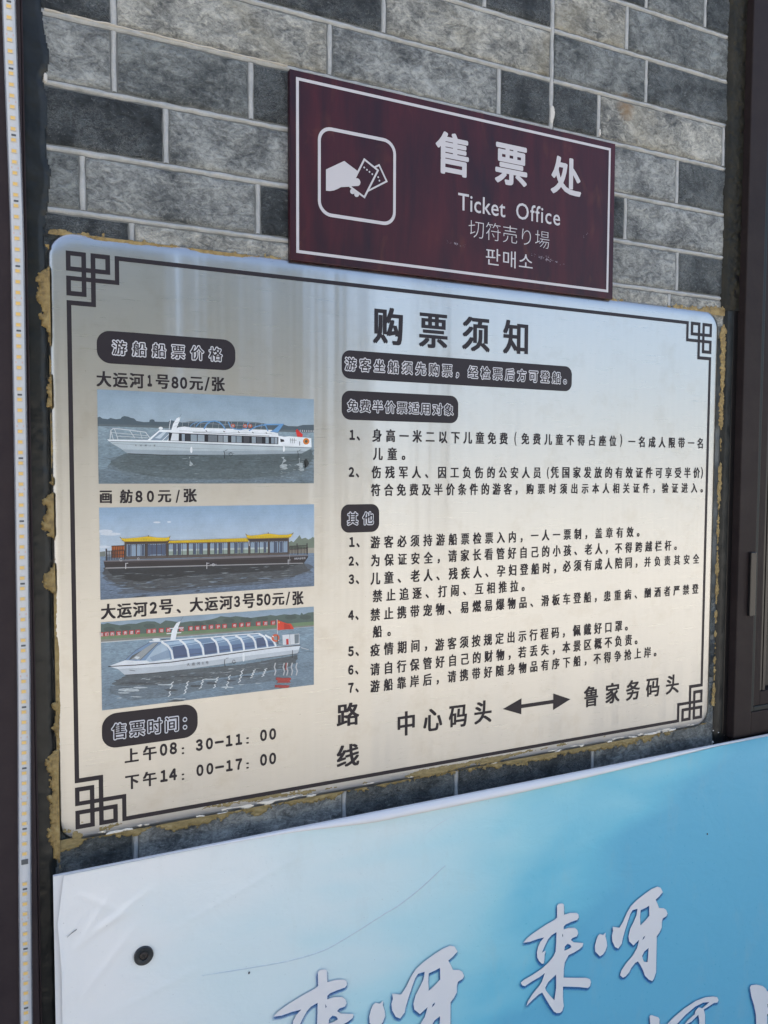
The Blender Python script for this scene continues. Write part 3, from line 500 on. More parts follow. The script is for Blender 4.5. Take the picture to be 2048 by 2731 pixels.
('p',(168,184,182),[2405,3682,2528,3680,2528,3654,2405,3657],0),
('p',(46,70,102),[2467,3757,2511,3756,2511,3604,2466,3604],0),
('s',(60,54,56),[2467,3761,2466,3599],3),
('p',(118,146,172),[2540,3761,2661,3759,2660,3597,2540,3599],0),
('p',(128,150,134),[2540,3661,2661,3658,2660,3597,2540,3599],0),
('p',(168,184,182),[2540,3680,2661,3678,2661,3652,2540,3654],0),
('p',(46,70,102),[2601,3754,2638,3754,2637,3601,2600,3602],0),
('s',(60,54,56),[2601,3759,2600,3597],3),
('p',(118,146,172),[2693,3759,2819,3757,2819,3594,2693,3597],0),
('p',(46,70,102),[2756,3752,2803,3751,2802,3599,2756,3599],0),
('s',(60,54,56),[2756,3757,2756,3594],3),
('p',(118,146,172),[2832,3757,2959,3755,2959,3592,2831,3594],0),
('p',(46,70,102),[2844,3751,2885,3750,2884,3597,2844,3598],0),
('s',(60,54,56),[2895,3754,2895,3592],3),
('s',(72,62,60),[683,3830,681,3609],9),
('s',(72,62,60),[956,3826,954,3604],9),
('s',(72,62,60),[1232,3822,1230,3599],9),
('s',(72,62,60),[1510,3819,1508,3594],9),
('s',(72,62,60),[1802,3814,1800,3589],9),
('s',(72,62,60),[2092,3810,2091,3584],9),
('s',(72,62,60),[2385,3806,2384,3578],9),
('s',(72,62,60),[2675,3802,2674,3573],9),
('s',(72,62,60),[2971,3798,2971,3568],9),
('s',(100,88,80),[683,3797,2971,3762],3),
('s',(38,34,38),[718,3793,728,3775],2),
('s',(38,34,38),[745,3793,756,3774],2),
('s',(38,34,38),[773,3792,784,3774],2),
('s',(38,34,38),[801,3792,812,3773],2),
('s',(38,34,38),[829,3792,840,3773],2),
('s',(38,34,38),[857,3791,868,3772],2),
('s',(38,34,38),[885,3791,896,3772],2),
('s',(38,34,38),[914,3790,924,3772],2),
('s',(38,34,38),[942,3790,952,3771],2),
('s',(38,34,38),[970,3789,981,3771],2),
('s',(38,34,38),[999,3789,1009,3770],2),
('s',(38,34,38),[1027,3789,1038,3770],2),
('s',(38,34,38),[1056,3788,1066,3769],2),
('s',(38,34,38),[1084,3788,1095,3769],2),
('s',(38,34,38),[1113,3787,1123,3768],2),
('s',(38,34,38),[1141,3787,1152,3768],2),
('s',(38,34,38),[1170,3786,1181,3767],2),
('s',(38,34,38),[1199,3786,1210,3767],2),
('s',(38,34,38),[1228,3785,1239,3766],2),
('s',(38,34,38),[1257,3785,1268,3766],2),
('s',(38,34,38),[1286,3785,1297,3766],2),
('s',(38,34,38),[1315,3784,1326,3765],2),
('s',(38,34,38),[1344,3784,1355,3765],2),
('s',(38,34,38),[1373,3783,1384,3764],2),
('s',(38,34,38),[1403,3783,1414,3764],2),
('s',(38,34,38),[1432,3782,1443,3763],2),
('s',(38,34,38),[1462,3782,1472,3763],2),
('s',(38,34,38),[1491,3781,1502,3762],2),
('s',(38,34,38),[1521,3781,1532,3762],2),
('s',(38,34,38),[1550,3780,1561,3761],2),
('s',(38,34,38),[1580,3780,1591,3761],2),
('s',(38,34,38),[1610,3779,1621,3760],2),
('s',(38,34,38),[1640,3779,1651,3760],2),
('s',(38,34,38),[1670,3779,1681,3759],2),
('s',(38,34,38),[1700,3778,1711,3759],2),
('s',(38,34,38),[1730,3778,1741,3758],2),
('s',(38,34,38),[1760,3777,1771,3758],2),
('s',(38,34,38),[1790,3777,1801,3757],2),
('s',(38,34,38),[1820,3776,1831,3757],2),
('s',(38,34,38),[1851,3776,1862,3756],2),
('s',(38,34,38),[1881,3775,1892,3756],2),
('s',(38,34,38),[1911,3775,1923,3755],2),
('s',(38,34,38),[1942,3774,1953,3755],2),
('s',(38,34,38),[1973,3774,1984,3754],2),
('s',(38,34,38),[2003,3773,2015,3754],2),
('s',(38,34,38),[2034,3773,2046,3753],2),
('s',(38,34,38),[2065,3772,2076,3753],2),
('s',(38,34,38),[2096,3772,2107,3752],2),
('s',(38,34,38),[2127,3772,2138,3752],2),
('s',(38,34,38),[2158,3771,2169,3751],2),
('s',(38,34,38),[2189,3771,2201,3751],2),
('s',(38,34,38),[2220,3770,2232,3750],2),
('s',(38,34,38),[2252,3770,2263,3750],2),
('s',(38,34,38),[2283,3769,2295,3749],2),
('s',(38,34,38),[2314,3769,2326,3749],2),
('s',(38,34,38),[2346,3768,2358,3748],2),
('s',(38,34,38),[2377,3768,2389,3748],2),
('s',(38,34,38),[2409,3767,2421,3747],2),
('s',(38,34,38),[2441,3767,2453,3747],2),
('s',(38,34,38),[2473,3766,2484,3746],2),
('s',(38,34,38),[2504,3766,2516,3746],2),
('s',(38,34,38),[2536,3765,2548,3745],2),
('s',(38,34,38),[2568,3765,2580,3745],2),
('s',(38,34,38),[2601,3764,2613,3744],2),
('s',(38,34,38),[2633,3764,2645,3744],2),
('s',(38,34,38),[2665,3763,2677,3743],2),
('s',(38,34,38),[2697,3763,2709,3743],2),
('s',(38,34,38),[2730,3762,2742,3742],2),
('s',(38,34,38),[2762,3762,2774,3742],2),
('s',(38,34,38),[2795,3761,2807,3741],2),
('s',(38,34,38),[2828,3761,2840,3741],2),
('s',(38,34,38),[2860,3760,2873,3740],2),
('s',(38,34,38),[2893,3760,2905,3739],2),
('s',(38,34,38),[2926,3759,2938,3739],2),
('p',(216,182,38),[618,3883,675,3871,823,3877,982,3893,1089,3872,1214,3864,1272,3877,1259,3825,1214,3816,675,3827,642,3854],0),
('p',(216,182,38),[1242,3789,1265,3821,2342,3823,2389,3771,1286,3785],0),
('p',(216,182,38),[2338,3873,2406,3855,2505,3860,2665,3879,2828,3854,2951,3850,3046,3867,3009,3816,2961,3806,2386,3810,2354,3830],0),
('s',(150,118,30),[642,3850,675,3829,1214,3817,1261,3829],4),
('s',(150,118,30),[1246,3790,2385,3771],4),
('s',(150,118,30),[2354,3826,2386,3812,2961,3808,3009,3818],4),
('s',(178,146,34),[667,3871,661,3835],2),
('s',(178,146,34),[687,3870,682,3834],2),
('s',(178,146,34),[708,3870,702,3833],2),
('s',(178,146,34),[729,3869,723,3833],2),
('s',(178,146,34),[750,3868,744,3832],2),
('s',(178,146,34),[771,3867,765,3831],2),
('s',(178,146,34),[792,3867,786,3831],2),
('s',(178,146,34),[813,3866,807,3830],2),
('s',(178,146,34),[834,3865,828,3829],2),
('s',(178,146,34),[855,3865,849,3828],2),
('s',(178,146,34),[876,3864,870,3828],2),
('s',(178,146,34),[897,3863,891,3827],2),
('s',(178,146,34),[918,3863,912,3826],2),
('s',(178,146,34),[939,3862,933,3825],2),
('s',(178,146,34),[960,3861,955,3825],2),
('s',(178,146,34),[982,3860,976,3824],2),
('s',(178,146,34),[1003,3860,997,3823],2),
('s',(178,146,34),[1024,3859,1019,3822],2),
('s',(178,146,34),[1046,3858,1040,3822],2),
('s',(178,146,34),[1067,3858,1061,3821],2),
('s',(178,146,34),[1088,3857,1083,3820],2),
('s',(178,146,34),[1110,3856,1104,3819],2),
('s',(178,146,34),[1131,3855,1126,3819],2),
('s',(178,146,34),[1153,3855,1147,3818],2),
('s',(178,146,34),[1175,3854,1169,3817],2),
('s',(178,146,34),[1196,3853,1190,3816],2),
('s',(178,146,34),[1218,3853,1212,3816],2),
('s',(178,146,34),[1240,3852,1234,3815],2),
('s',(178,146,34),[1281,3821,1272,3791],2),
('s',(178,146,34),[1303,3821,1293,3791],2),
('s',(178,146,34),[1325,3821,1315,3791],2),
('s',(178,146,34),[1346,3821,1337,3790],2),
('s',(178,146,34),[1368,3821,1359,3790],2),
('s',(178,146,34),[1390,3821,1381,3790],2),
('s',(178,146,34),[1412,3821,1403,3789],2),
('s',(178,146,34),[1434,3821,1425,3789],2),
('s',(178,146,34),[1456,3821,1447,3788],2),
('s',(178,146,34),[1479,3821,1469,3788],2),
('s',(178,146,34),[1501,3821,1491,3788],2),
('s',(178,146,34),[1523,3821,1513,3787],2),
('s',(178,146,34),[1545,3821,1536,3787],2),
('s',(178,146,34),[1567,3821,1558,3786],2),
('s',(178,146,34),[1590,3821,1580,3786],2),
('s',(178,146,34),[1612,3821,1602,3786],2),
('s',(178,146,34),[1634,3821,1625,3785],2),
('s',(178,146,34),[1657,3821,1647,3785],2),
('s',(178,146,34),[1679,3821,1670,3785],2),
('s',(178,146,34),[1702,3821,1692,3784],2),
('s',(178,146,34),[1724,3821,1715,3784],2),
('s',(178,146,34),[1747,3822,1737,3783],2),
('s',(178,146,34),[1770,3822,1760,3783],2),
('s',(178,146,34),[1792,3822,1782,3783],2),
('s',(178,146,34),[1815,3822,1805,3782],2),
('s',(178,146,34),[1838,3822,1828,3782],2),
('s',(178,146,34),[1860,3822,1851,3781],2),
('s',(178,146,34),[1883,3822,1873,3781],2),
('s',(178,146,34),[1906,3822,1896,3781],2),
('s',(178,146,34),[1929,3822,1919,3780],2),
('s',(178,146,34),[1952,3822,1942,3780],2),
('s',(178,146,34),[1975,3822,1965,3779],2),
('s',(178,146,34),[1998,3822,1988,3779],2),
('s',(178,146,34),[2021,3822,2011,3779],2),
('s',(178,146,34),[2044,3822,2034,3778],2),
('s',(178,146,34),[2067,3822,2057,3778],2),
('s',(178,146,34),[2090,3822,2080,3777],2),
('s',(178,146,34),[2114,3822,2104,3777],2),
('s',(178,146,34),[2137,3822,2127,3777],2),
('s',(178,146,34),[2160,3822,2150,3776],2),
('s',(178,146,34),[2183,3822,2173,3776],2),
('s',(178,146,34),[2207,3822,2197,3775],2),
('s',(178,146,34),[2230,3822,2220,3775],2),
('s',(178,146,34),[2254,3822,2244,3775],2),
('s',(178,146,34),[2277,3822,2267,3774],2),
('s',(178,146,34),[2301,3822,2291,3774],2),
('s',(178,146,34),[2324,3822,2314,3773],2),
('s',(178,146,34),[2348,3822,2338,3773],2),
('s',(178,146,34),[2372,3822,2362,3773],2),
('s',(178,146,34),[2386,3852,2380,3818],2),
('s',(178,146,34),[2409,3851,2403,3817],2),
('s',(178,146,34),[2433,3851,2427,3816],2),
('s',(178,146,34),[2457,3850,2451,3815],2),
('s',(178,146,34),[2481,3849,2475,3814],2),
('s',(178,146,34),[2505,3848,2499,3814],2),
('s',(178,146,34),[2529,3848,2523,3813],2),
('s',(178,146,34),[2553,3847,2547,3812],2),
('s',(178,146,34),[2577,3846,2571,3811],2),
('s',(178,146,34),[2601,3845,2595,3810],2),
('s',(178,146,34),[2625,3845,2619,3810],2),
('s',(178,146,34),[2649,3844,2643,3809],2),
('s',(178,146,34),[2673,3843,2667,3808],2),
('s',(178,146,34),[2698,3842,2691,3807],2),
('s',(178,146,34),[2722,3841,2716,3806],2),
('s',(178,146,34),[2746,3841,2740,3806],2),
('s',(178,146,34),[2771,3840,2764,3805],2),
('s',(178,146,34),[2795,3839,2789,3804],2),
('s',(178,146,34),[2820,3838,2813,3803],2),
('s',(178,146,34),[2844,3838,2838,3802],2),
('s',(178,146,34),[2869,3837,2862,3801],2),
('s',(178,146,34),[2893,3836,2887,3801],2),
('s',(178,146,34),[2918,3835,2912,3800],2),
('s',(178,146,34),[2943,3834,2936,3799],2),
('s',(178,146,34),[2967,3834,2961,3798],2),
('s',(178,146,34),[2992,3833,2986,3797],2),
('s',(120,96,50),[612,3894,632,3872],4),
('s',(120,96,50),[1273,3888,1260,3862],4),
('s',(120,96,50),[2331,3885,2354,3857],4),
('s',(120,96,50),[3048,3879,3023,3852],4),
('s',(110,90,60),[984,3904,984,3890],5),
('s',(110,90,60),[2666,3894,2665,3875],5),
('s',(200,200,204),[2377,3779,2383,3709],5),
('s',(196,196,200),[683,3540,682,3463],4),
('s',(196,196,200),[683,3536,714,3538],3),
('s',(196,196,200),[1773,3496,1772,3409],4),
('s',(196,196,200),[1773,3485,1807,3487],3),
('s',(196,196,200),[2967,3485,2966,3417],4),
('s',(196,196,200),[2967,3477,3004,3479],3),
('s',(196,196,200),[1881,3461,1879,3454,1874,3449,1867,3447,1859,3447,1853,3450,1848,3456,1846,3463,1848,3469,1853,3474,1860,3477,1867,3476,1874,3473,1879,3468],3),
('s',(170,170,174),[1818,3464,1909,3467],3),
('s',(180,180,184),[637,3589,635,3581,631,3575,625,3572,618,3572,612,3576,607,3583,606,3591,608,3598,612,3604,618,3608,625,3607,631,3604,636,3597],4),
('s',(180,180,184),[860,3590,859,3585,855,3580,850,3578,845,3578,840,3581,837,3586,836,3591,837,3597,840,3601,845,3603,851,3603,856,3600,859,3596],3),
('s',(170,170,170),[2987,3561,2991,3432],2)],
'3':[('p',(119,151,172),[357,2766,3373,2771,3373,2742,357,2746],0),
('p',(123,153,174),[357,2746,3373,2742,3373,2714,358,2727],0),
('p',(126,155,176),[358,2727,3373,2714,3373,2685,358,2707],0),
('p',(129,158,177),[358,2707,3373,2685,3373,2656,358,2687],0),
('p',(133,160,179),[358,2687,3373,2656,3373,2627,359,2668],0),
('p',(136,162,181),[359,2668,3373,2627,3373,2599,359,2648],0),
('p',(62,92,84),[357,2739,394,2732,445,2746,496,2728,600,2701,721,2713,809,2703,880,2719,951,2728,1058,2716,1130,2677,1202,2720,1275,2706,1422,2672,1533,2682,1683,2674,1816,2683,1911,2701,1969,2721,2104,2696,2183,2705,2261,2691,2399,2661,2499,2669,2620,2672,2701,2682,2783,2664,2907,2678,3010,2662,3073,2670,3157,2647,3178,2682,3209,2651,3284,2674,3373,2676,3373,2497,1532,2521,354,2536],0),
('p',(48,76,72),[538,2651,520,2632,474,2624,422,2633,389,2652,389,2675,423,2689,475,2689,521,2674],0),
('p',(48,76,72),[747,2652,728,2633,682,2625,629,2633,595,2654,595,2676,630,2691,682,2690,729,2675],0),
('p',(48,76,72),[1066,2654,1047,2634,999,2626,945,2635,910,2655,911,2678,946,2693,1000,2692,1048,2677],0),
('p',(48,76,72),[1730,2629,1710,2608,1659,2601,1603,2609,1566,2630,1566,2654,1603,2669,1660,2668,1710,2652],0),
('p',(48,76,72),[1920,2633,1900,2612,1849,2604,1791,2613,1754,2634,1754,2658,1792,2673,1850,2672,1900,2657],0),
('p',(48,76,72),[2172,2642,2152,2621,2100,2613,2041,2622,2003,2643,2003,2667,2041,2682,2100,2682,2152,2666],0),
('p',(48,76,72),[2429,2635,2408,2614,2355,2607,2295,2615,2256,2637,2256,2661,2295,2676,2355,2676,2408,2660],0),
('p',(48,76,72),[2671,2629,2649,2607,2595,2599,2534,2608,2495,2630,2495,2654,2535,2670,2596,2669,2650,2653],0),
('p',(48,76,72),[3104,2619,3082,2598,3026,2590,2963,2599,2922,2621,2922,2645,2963,2661,3026,2661,3082,2644],0),
('p',(48,76,72),[3337,2601,3314,2580,3258,2572,3193,2581,3152,2603,3152,2628,3194,2644,3258,2643,3314,2627],0),
('p',(104,130,98),[354,2580,1532,2542,3373,2534,3373,2464,1531,2485,354,2518],0),
('p',(128,126,118),[354,2532,1531,2500,3373,2481,3373,2452,1531,2466,353,2482],0),
('p',(186,190,190),[353,2496,1531,2478,3373,2460,3373,2448,1531,2462,353,2476],0),
('w',(111,145,165),[353,2482,3373,2456,3373,2393,353,2416],0),
('w',(110,143,163),[353,2416,3373,2393,3373,2331,353,2350],0),
('w',(108,142,162),[353,2350,3373,2331,3373,2268,353,2285],0),
('w',(107,140,160),[353,2285,3373,2268,3373,2205,353,2219],0),
('w',(106,138,158),[353,2219,3373,2205,3373,2142,353,2153],0),
('w',(104,137,157),[353,2153,3373,2142,3373,2079,353,2087],0),
('w',(103,135,155),[353,2087,3373,2079,3373,2016,353,2022],0),
('w',(102,134,154),[353,2022,3373,2016,3373,1953,352,1956],0),
('w',(101,132,152),[352,1956,3373,1953,3373,1890,352,1890],0),
('w',(99,131,151),[352,1890,3373,1890,3373,1827,352,1824],0),
('w',(98,129,149),[352,1824,3373,1827,3372,1764,352,1758],0),
('w',(97,127,147),[352,1758,3372,1764,3372,1700,352,1692],0),
('w',(95,126,146),[352,1692,3372,1700,3372,1637,352,1626],0),
('w',(94,124,144),[352,1626,3372,1637,3372,1574,352,1559],0),
('w',(112,146,166),[353,2482,1531,2470,3373,2456,3373,2416,352,2413],0),
('p',(190,58,60),[357,2625,387,2626,387,2568,356,2567],0),
('p',(190,58,60),[398,2626,456,2625,455,2567,397,2568],0),
('p',(190,58,60),[469,2625,528,2624,527,2566,469,2567],0),
('p',(190,58,60),[552,2624,611,2623,610,2564,551,2566],0),
('p',(190,58,60),[635,2623,694,2622,693,2563,634,2564],0),
('p',(190,58,60),[717,2622,776,2621,776,2562,716,2563],0),
('p',(190,58,60),[799,2621,859,2620,858,2560,798,2562],0),
('p',(190,58,60),[946,2619,1007,2618,1006,2558,945,2560],0),
('p',(190,58,60),[1012,2618,1073,2617,1072,2557,1011,2559],0),
('p',(190,58,60),[1111,2617,1172,2616,1172,2556,1110,2557],0),
('p',(190,58,60),[1207,2616,1269,2614,1268,2554,1206,2556],0),
('p',(190,58,60),[1298,2614,1360,2613,1360,2553,1297,2554],0),
('p',(190,58,60),[1384,2613,1447,2612,1446,2551,1384,2553],0),
('p',(190,58,60),[1510,2612,1574,2610,1573,2550,1510,2551],0),
('p',(190,58,60),[1603,2610,1667,2609,1667,2548,1603,2550],0),
('p',(190,58,60),[1694,2609,1758,2608,1758,2547,1693,2548],0),
('p',(190,58,60),[1796,2608,1861,2607,1860,2545,1796,2547],0),
('p',(190,58,60),[1893,2607,1959,2605,1958,2544,1893,2545],0),
('p',(190,58,60),[1990,2606,2055,2604,2055,2542,1989,2544],0),
('p',(190,58,60),[2129,2604,2196,2602,2195,2540,2129,2542],0),
('p',(190,58,60),[2233,2602,2300,2601,2300,2538,2233,2540],0),
('p',(190,58,60),[2332,2601,2399,2600,2399,2537,2331,2538],0),
('p',(190,58,60),[2481,2599,2549,2598,2549,2535,2481,2536],0),
('p',(190,58,60),[2586,2598,2654,2596,2654,2533,2585,2535],0),
('p',(190,58,60),[2703,2596,2773,2595,2772,2531,2703,2533],0),
('w',(66,82,92),[669,2015,695,2014,709,2016,746,2015,753,2014,782,2013,810,2014,845,2013,856,2014,884,2013,902,2010,925,2011,962,2012,967,2013,1007,2009,1019,2011,1042,2010,1063,2009,1106,2005,1127,2005,1135,2010,1181,2005,1193,2005,1222,2005,1239,2009,1267,2009,1289,2004,1313,2009,1330,2009,1372,2005,1384,2008,1425,2004,1431,2008,1452,2007,1491,2006,1501,2005,1530,2001,1552,2004,1592,2003,1622,2002,1629,2004,1649,2004,1679,2000,1718,2001,1723,2004,1754,2003,1778,1999,1801,2004,1846,1999,1872,1999,1895,1998,1918,1997,1936,2002,1955,1998,1997,1995,2009,1998,2046,1997,2072,1997,2093,1996,2110,1995,2152,1998,2179,1993,2197,1999,2229,1997,2256,1994,2260,1999,2302,1994,2332,1994,2337,2003,2391,2002,2415,2003,2438,2002,2466,2005,2492,2008,2510,2010,2545,2009,2554,2014,2561,2020,2611,2017,2648,2017,2645,2024,2697,2022,2692,2025,2752,2028,2767,2029,2804,2030,2807,2034,2864,2035,2855,2037,2914,2036,2922,2038,2963,2043,2995,2044,2997,2045,3029,2046,3045,2049,3073,2055,3113,2054,3111,2021,3117,1995,3085,1965,3091,1933,3064,1928,3021,1916,3002,1907,3017,1895,2970,1888,2919,1880,2903,1870,2870,1870,2862,1869,2822,1872,2808,1868,2777,1869,2729,1870,2730,1866,2707,1863,2668,1864,2644,1864,2609,1859,2575,1860,2554,1861,2517,1862,2525,1853,2494,1853,2473,1855,2434,1853,2408,1850,2389,1848,2340,1851,2334,1847,2306,1846,2270,1846,2248,1846,2240,1842,2194,1846,2169,1843,2167,1838,2121,1842,2110,1840,2071,1842,2038,1839,2030,1836,1994,1834,1978,1836,1934,1833,1941,1829,1902,1833,1860,1834,1840,1828,1838,1826,1788,1831,1768,1825,1739,1825,1732,1824,1717,1823,1678,1825,1639,1826,1622,1824,1589,1819,1573,1817,1562,1816,1537,1814,1520,1813,1485,1814,1467,1813,1435,1815,1423,1811,1373,1815,1376,1810,1338,1808,1322,1811,1290,1812,1259,1812,1235,1813,1214,1818,1202,1814,1167,1818,1148,1818,1119,1819,1109,1820,1084,1820,1052,1823,1036,1824,1000,1827,990,1828,962,1827,938,1833,915,1833,896,1831,863,1832,846,1836,826,1834,804,1835,777,1838,753,1840,742,1841,692,1848,680,1853,659,1861,624,1869,617,1869,591,1879,576,1881,539,1893,525,1894,495,1904,481,1909,487,1921,500,1928,542,1937,537,1952,574,1963,583,1970,622,1979,617,1993,665,2001],0),
('w',(84,108,124),[467,1892,486,1886,517,1886,538,1884,559,1879,579,1879,601,1877,622,1877,647,1871,668,1870,691,1866,714,1869,738,1862,765,1860,787,1862,808,1858,838,1857,853,1852,875,1849,900,1849,927,1845,945,1843,969,1842,991,1840,1016,1840,1038,1838,1064,1831,1091,1832,1119,1831,1134,1825,1166,1823,1190,1825,1213,1819,1234,1816,1252,1818,1276,1814,1305,1811,1327,1808,1356,1805,1363,1808,1393,1808,1427,1807,1453,1806,1470,1805,1512,1806,1519,1804,1540,1810,1564,1806,1604,1804,1623,1810,1642,1807,1669,1810,1694,1809,1718,1809,1737,1813,1781,1807,1795,1812,1817,1810,1860,1809,1887,1808,1889,1811,1927,1810,1956,1813,1973,1810,1990,1815,2017,1814,2050,1813,2082,1814,2099,1812,2130,1810,2168,1813,2176,1814,2208,1814,2244,1814,2258,1816,2297,1813,2326,1815,2344,1814,2350,1815,2401,1817,2430,1813,2446,1815,2462,1820,2494,1815,2507,1821,2536,1822,2595,1820,2588,1829,2600,1832,2667,1829,2655,1838,2682,1840,2748,1840,2771,1839,2796,1846,2827,1844,2857,1851,2835,1858,2886,1857,2892,1861,2947,1860,2965,1864,3001,1869,3015,1873,3025,1873,3059,1878,3044,1852,3022,1828,3006,1802,3000,1778,3014,1752,2986,1730,2995,1702,2961,1704,2936,1704,2904,1702,2879,1702,2852,1705,2837,1701,2803,1700,2767,1705,2736,1705,2709,1705,2679,1705,2655,1705,2639,1704,2618,1701,2576,1703,2545,1708,2542,1705,2486,1704,2460,1705,2450,1706,2414,1703,2392,1706,2367,1703,2337,1708,2325,1706,2278,1709,2278,1704,2245,1704,2226,1705,2182,1705,2146,1708,2142,1704,2108,1703,2081,1704,2054,1708,2028,1708,1993,1709,1970,1707,1962,1704,1940,1706,1912,1703,1874,1702,1836,1701,1846,1694,1818,1694,1776,1694,1770,1690,1734,1687,1695,1690,1659,1686,1660,1681,1618,1684,1604,1676,1574,1677,1552,1672,1515,1672,1486,1671,1494,1666,1468,1665,1418,1665,1399,1660,1388,1657,1381,1652,1349,1650,1331,1648,1282,1650,1271,1645,1250,1645,1221,1649,1196,1650,1173,1650,1134,1648,1131,1650,1087,1649,1081,1651,1059,1648,1029,1652,993,1655,979,1651,961,1653,941,1654,913,1655,876,1657,871,1655,829,1656,814,1655,797,1654,782,1655,752,1658,712,1660,723,1666,692,1675,651,1693,621,1703,606,1716,609,1721,588,1731,557,1743,533,1757,517,1765,455,1785,437,1794,452,1800,461,1823,454,1847,467,1868],0),
('S',[(54,70,84),(70,90,104),(100,124,140)],[486,1821,3008,1979],(70,28.699999999999996,122.99999999999999,3.1500000000000004,8.4)),
('S',[(150,166,174),(170,182,188)],[694,1852,2698,1956],(40,16.4,69.69999999999999,2.1,5.460000000000001)),
('S',[(98,130,150),(124,156,172)],[373,2267,3326,2447],(30,41.0,164.0,2.1,5.25)),
('p',(206,213,219),[446,2159,628,2212,891,2195,1270,2165,2771,2214,3160,2199,3118,2077,2497,2054,1527,2011,925,2009,652,2020,566,2109],0),
('p',(176,187,195),[566,2109,1269,2078,2297,2113,3135,2132,3118,2077,2497,2054,1527,2011,925,2009,652,2020],0),
('s',(50,52,60),[652,2017,925,2006,1241,1998],4),
('s',(50,52,60),[2476,2052,3118,2073],3),
('s',(28,30,38),[446,2156,802,2139,1269,2131,1773,2153,2298,2176,2782,2196,3156,2193],6),
('p',(214,220,224),[541,2166,654,2219,1270,2167,1269,2142,802,2149,472,2159],0),
('p',(92,134,174),[654,2223,805,2352,983,2438,1163,2440,1383,2439,2498,2433,2599,2405,2721,2327,2786,2221,2298,2207,1717,2182,1306,2169,803,2197],0),
('p',(150,178,198),[927,2195,1072,2364,1163,2416,1217,2351,1262,2173,980,2164],0),
('p',(120,150,178),[981,2224,1235,2311,1255,2196,1016,2168],0),
('p',(140,148,150),[736,2222,884,2335,1040,2427,1094,2418,865,2209],0),
('p',(74,84,92),[707,2221,751,2274,884,2335,736,2222],0),
('p',(196,206,210),[777,2240,804,2260,856,2243,821,2217],0),
('s',(70,78,86),[654,2223,805,2343,983,2436],3),
('s',(70,78,86),[856,2202,1100,2418],4),
('p',(44,78,124),[1290,2344,1471,2354,1491,2185,1310,2180],0),
('s',(168,196,216),[1244,2348,1441,2364],3),
('s',(34,60,96),[1314,2210,1492,2211],3),
('p',(150,184,210),[1185,2410,1384,2418,1419,2381,1241,2367],0),
('p',(58,98,146),[1511,2295,1682,2288,1698,2191,1529,2185],0),
('s',(168,196,216),[1478,2349,1652,2364],3),
('s',(34,60,96),[1533,2215,1698,2218],3),
('p',(150,184,210),[1432,2414,1589,2412,1630,2381,1474,2369],0),
('p',(44,78,124),[1724,2342,1893,2354,1908,2202,1736,2191],0),
('s',(168,196,216),[1690,2349,1874,2359],3),
('s',(34,60,96),[1740,2222,1908,2229],3),
('p',(58,98,146),[1935,2294,2079,2290,2097,2207,1946,2202],0),
('s',(168,196,216),[1913,2344,2044,2363],3),
('s',(34,60,96),[1950,2232,2098,2234],3),
('p',(150,184,210),[1875,2405,1979,2412,2021,2381,1909,2364],0),
('p',(58,98,146),[2121,2296,2263,2301,2278,2221,2137,2207],0),
('s',(168,196,216),[2083,2348,2236,2370],3),
('s',(34,60,96),[2141,2238,2278,2248],3),
('p',(150,184,210),[2029,2407,2173,2412,2212,2387,2079,2368],0),
('p',(58,98,146),[2306,2306,2438,2308,2457,2224,2318,2221],0),
('s',(168,196,216),[2275,2354,2408,2374],3),
('s',(34,60,96),[2322,2252,2457,2251],3),
('p',(150,184,210),[2224,2408,2350,2410,2384,2392,2271,2374],0),
('p',(44,78,124),[2482,2364,2607,2376,2627,2232,2497,2224],0),
('s',(168,196,216),[2448,2359,2579,2371],3),
('s',(34,60,96),[2502,2255,2627,2260],3),
('p',(150,184,210),[2402,2406,2520,2408,2554,2389,2444,2379],0),
('p',(58,98,146),[2651,2315,2720,2291,2753,2228,2667,2232],0),
('s',(168,196,216),[2619,2355,2680,2340],3),
('s',(34,60,96),[2671,2263,2753,2256],3),
('p',(150,184,210),[2573,2403,2611,2380,2656,2358,2615,2376],0),
('s',(222,226,228),[1145,2425,1226,2365,1275,2289,1295,2170],13),
('s',(222,226,228),[1392,2429,1460,2366,1496,2287,1514,2175],13),
('s',(222,226,228),[1596,2422,1671,2366,1708,2286,1721,2181],13),
('s',(222,226,228),[1833,2421,1894,2361,1920,2286,1931,2192],13),
('s',(222,226,228),[1986,2423,2063,2365,2106,2288,2121,2197],13),
('s',(222,226,228),[2181,2423,2255,2372,2290,2298,2302,2211],13),
('s',(222,226,228),[2358,2421,2428,2376,2466,2306,2481,2214],13),
('s',(222,226,228),[2528,2419,2599,2373,2635,2306,2651,2222],13),
('s',(222,226,228),[2619,2391,2700,2342,2749,2288,2777,2218],13),
('s',(222,226,228),[983,2443,1163,2438,1383,2437,1833,2432,2181,2433,2528,2427],7),
('s',(222,226,228),[1270,2161,1908,2182,2782,2210],9),
('p',(226,230,232),[1260,2437,1283,2571,1348,2674,1407,2696,1366,2601,1331,2438],0),
('s',(222,226,228),[1256,2603,1443,2599],6),
('s',(222,226,228),[1215,2535,1409,2533],6),
('s',(90,96,104),[1441,2756,1400,2693],2),
('p',(222,226,228),[1127,2460,1122,2452,1107,2446,1085,2444,1061,2446,1039,2452,1025,2460,1019,2470,1025,2478,1040,2484,1061,2486,1085,2484,1107,2478,1122,2470],0),
('s',(60,64,70),[1142,2459,1200,2450],5),
('s',(210,212,214),[2797,2611,2803,2399],4),
('p',(214,62,44),[2803,2602,2875,2569,2948,2539,3010,2530,3060,2446,2947,2451,2803,2451],0),
('p',(180,44,36),[2906,2542,2989,2508,3010,2454,2906,2454],0),
('p',(226,180,60),[2840,2564,2832,2553,2818,2558,2818,2572,2832,2576],0),
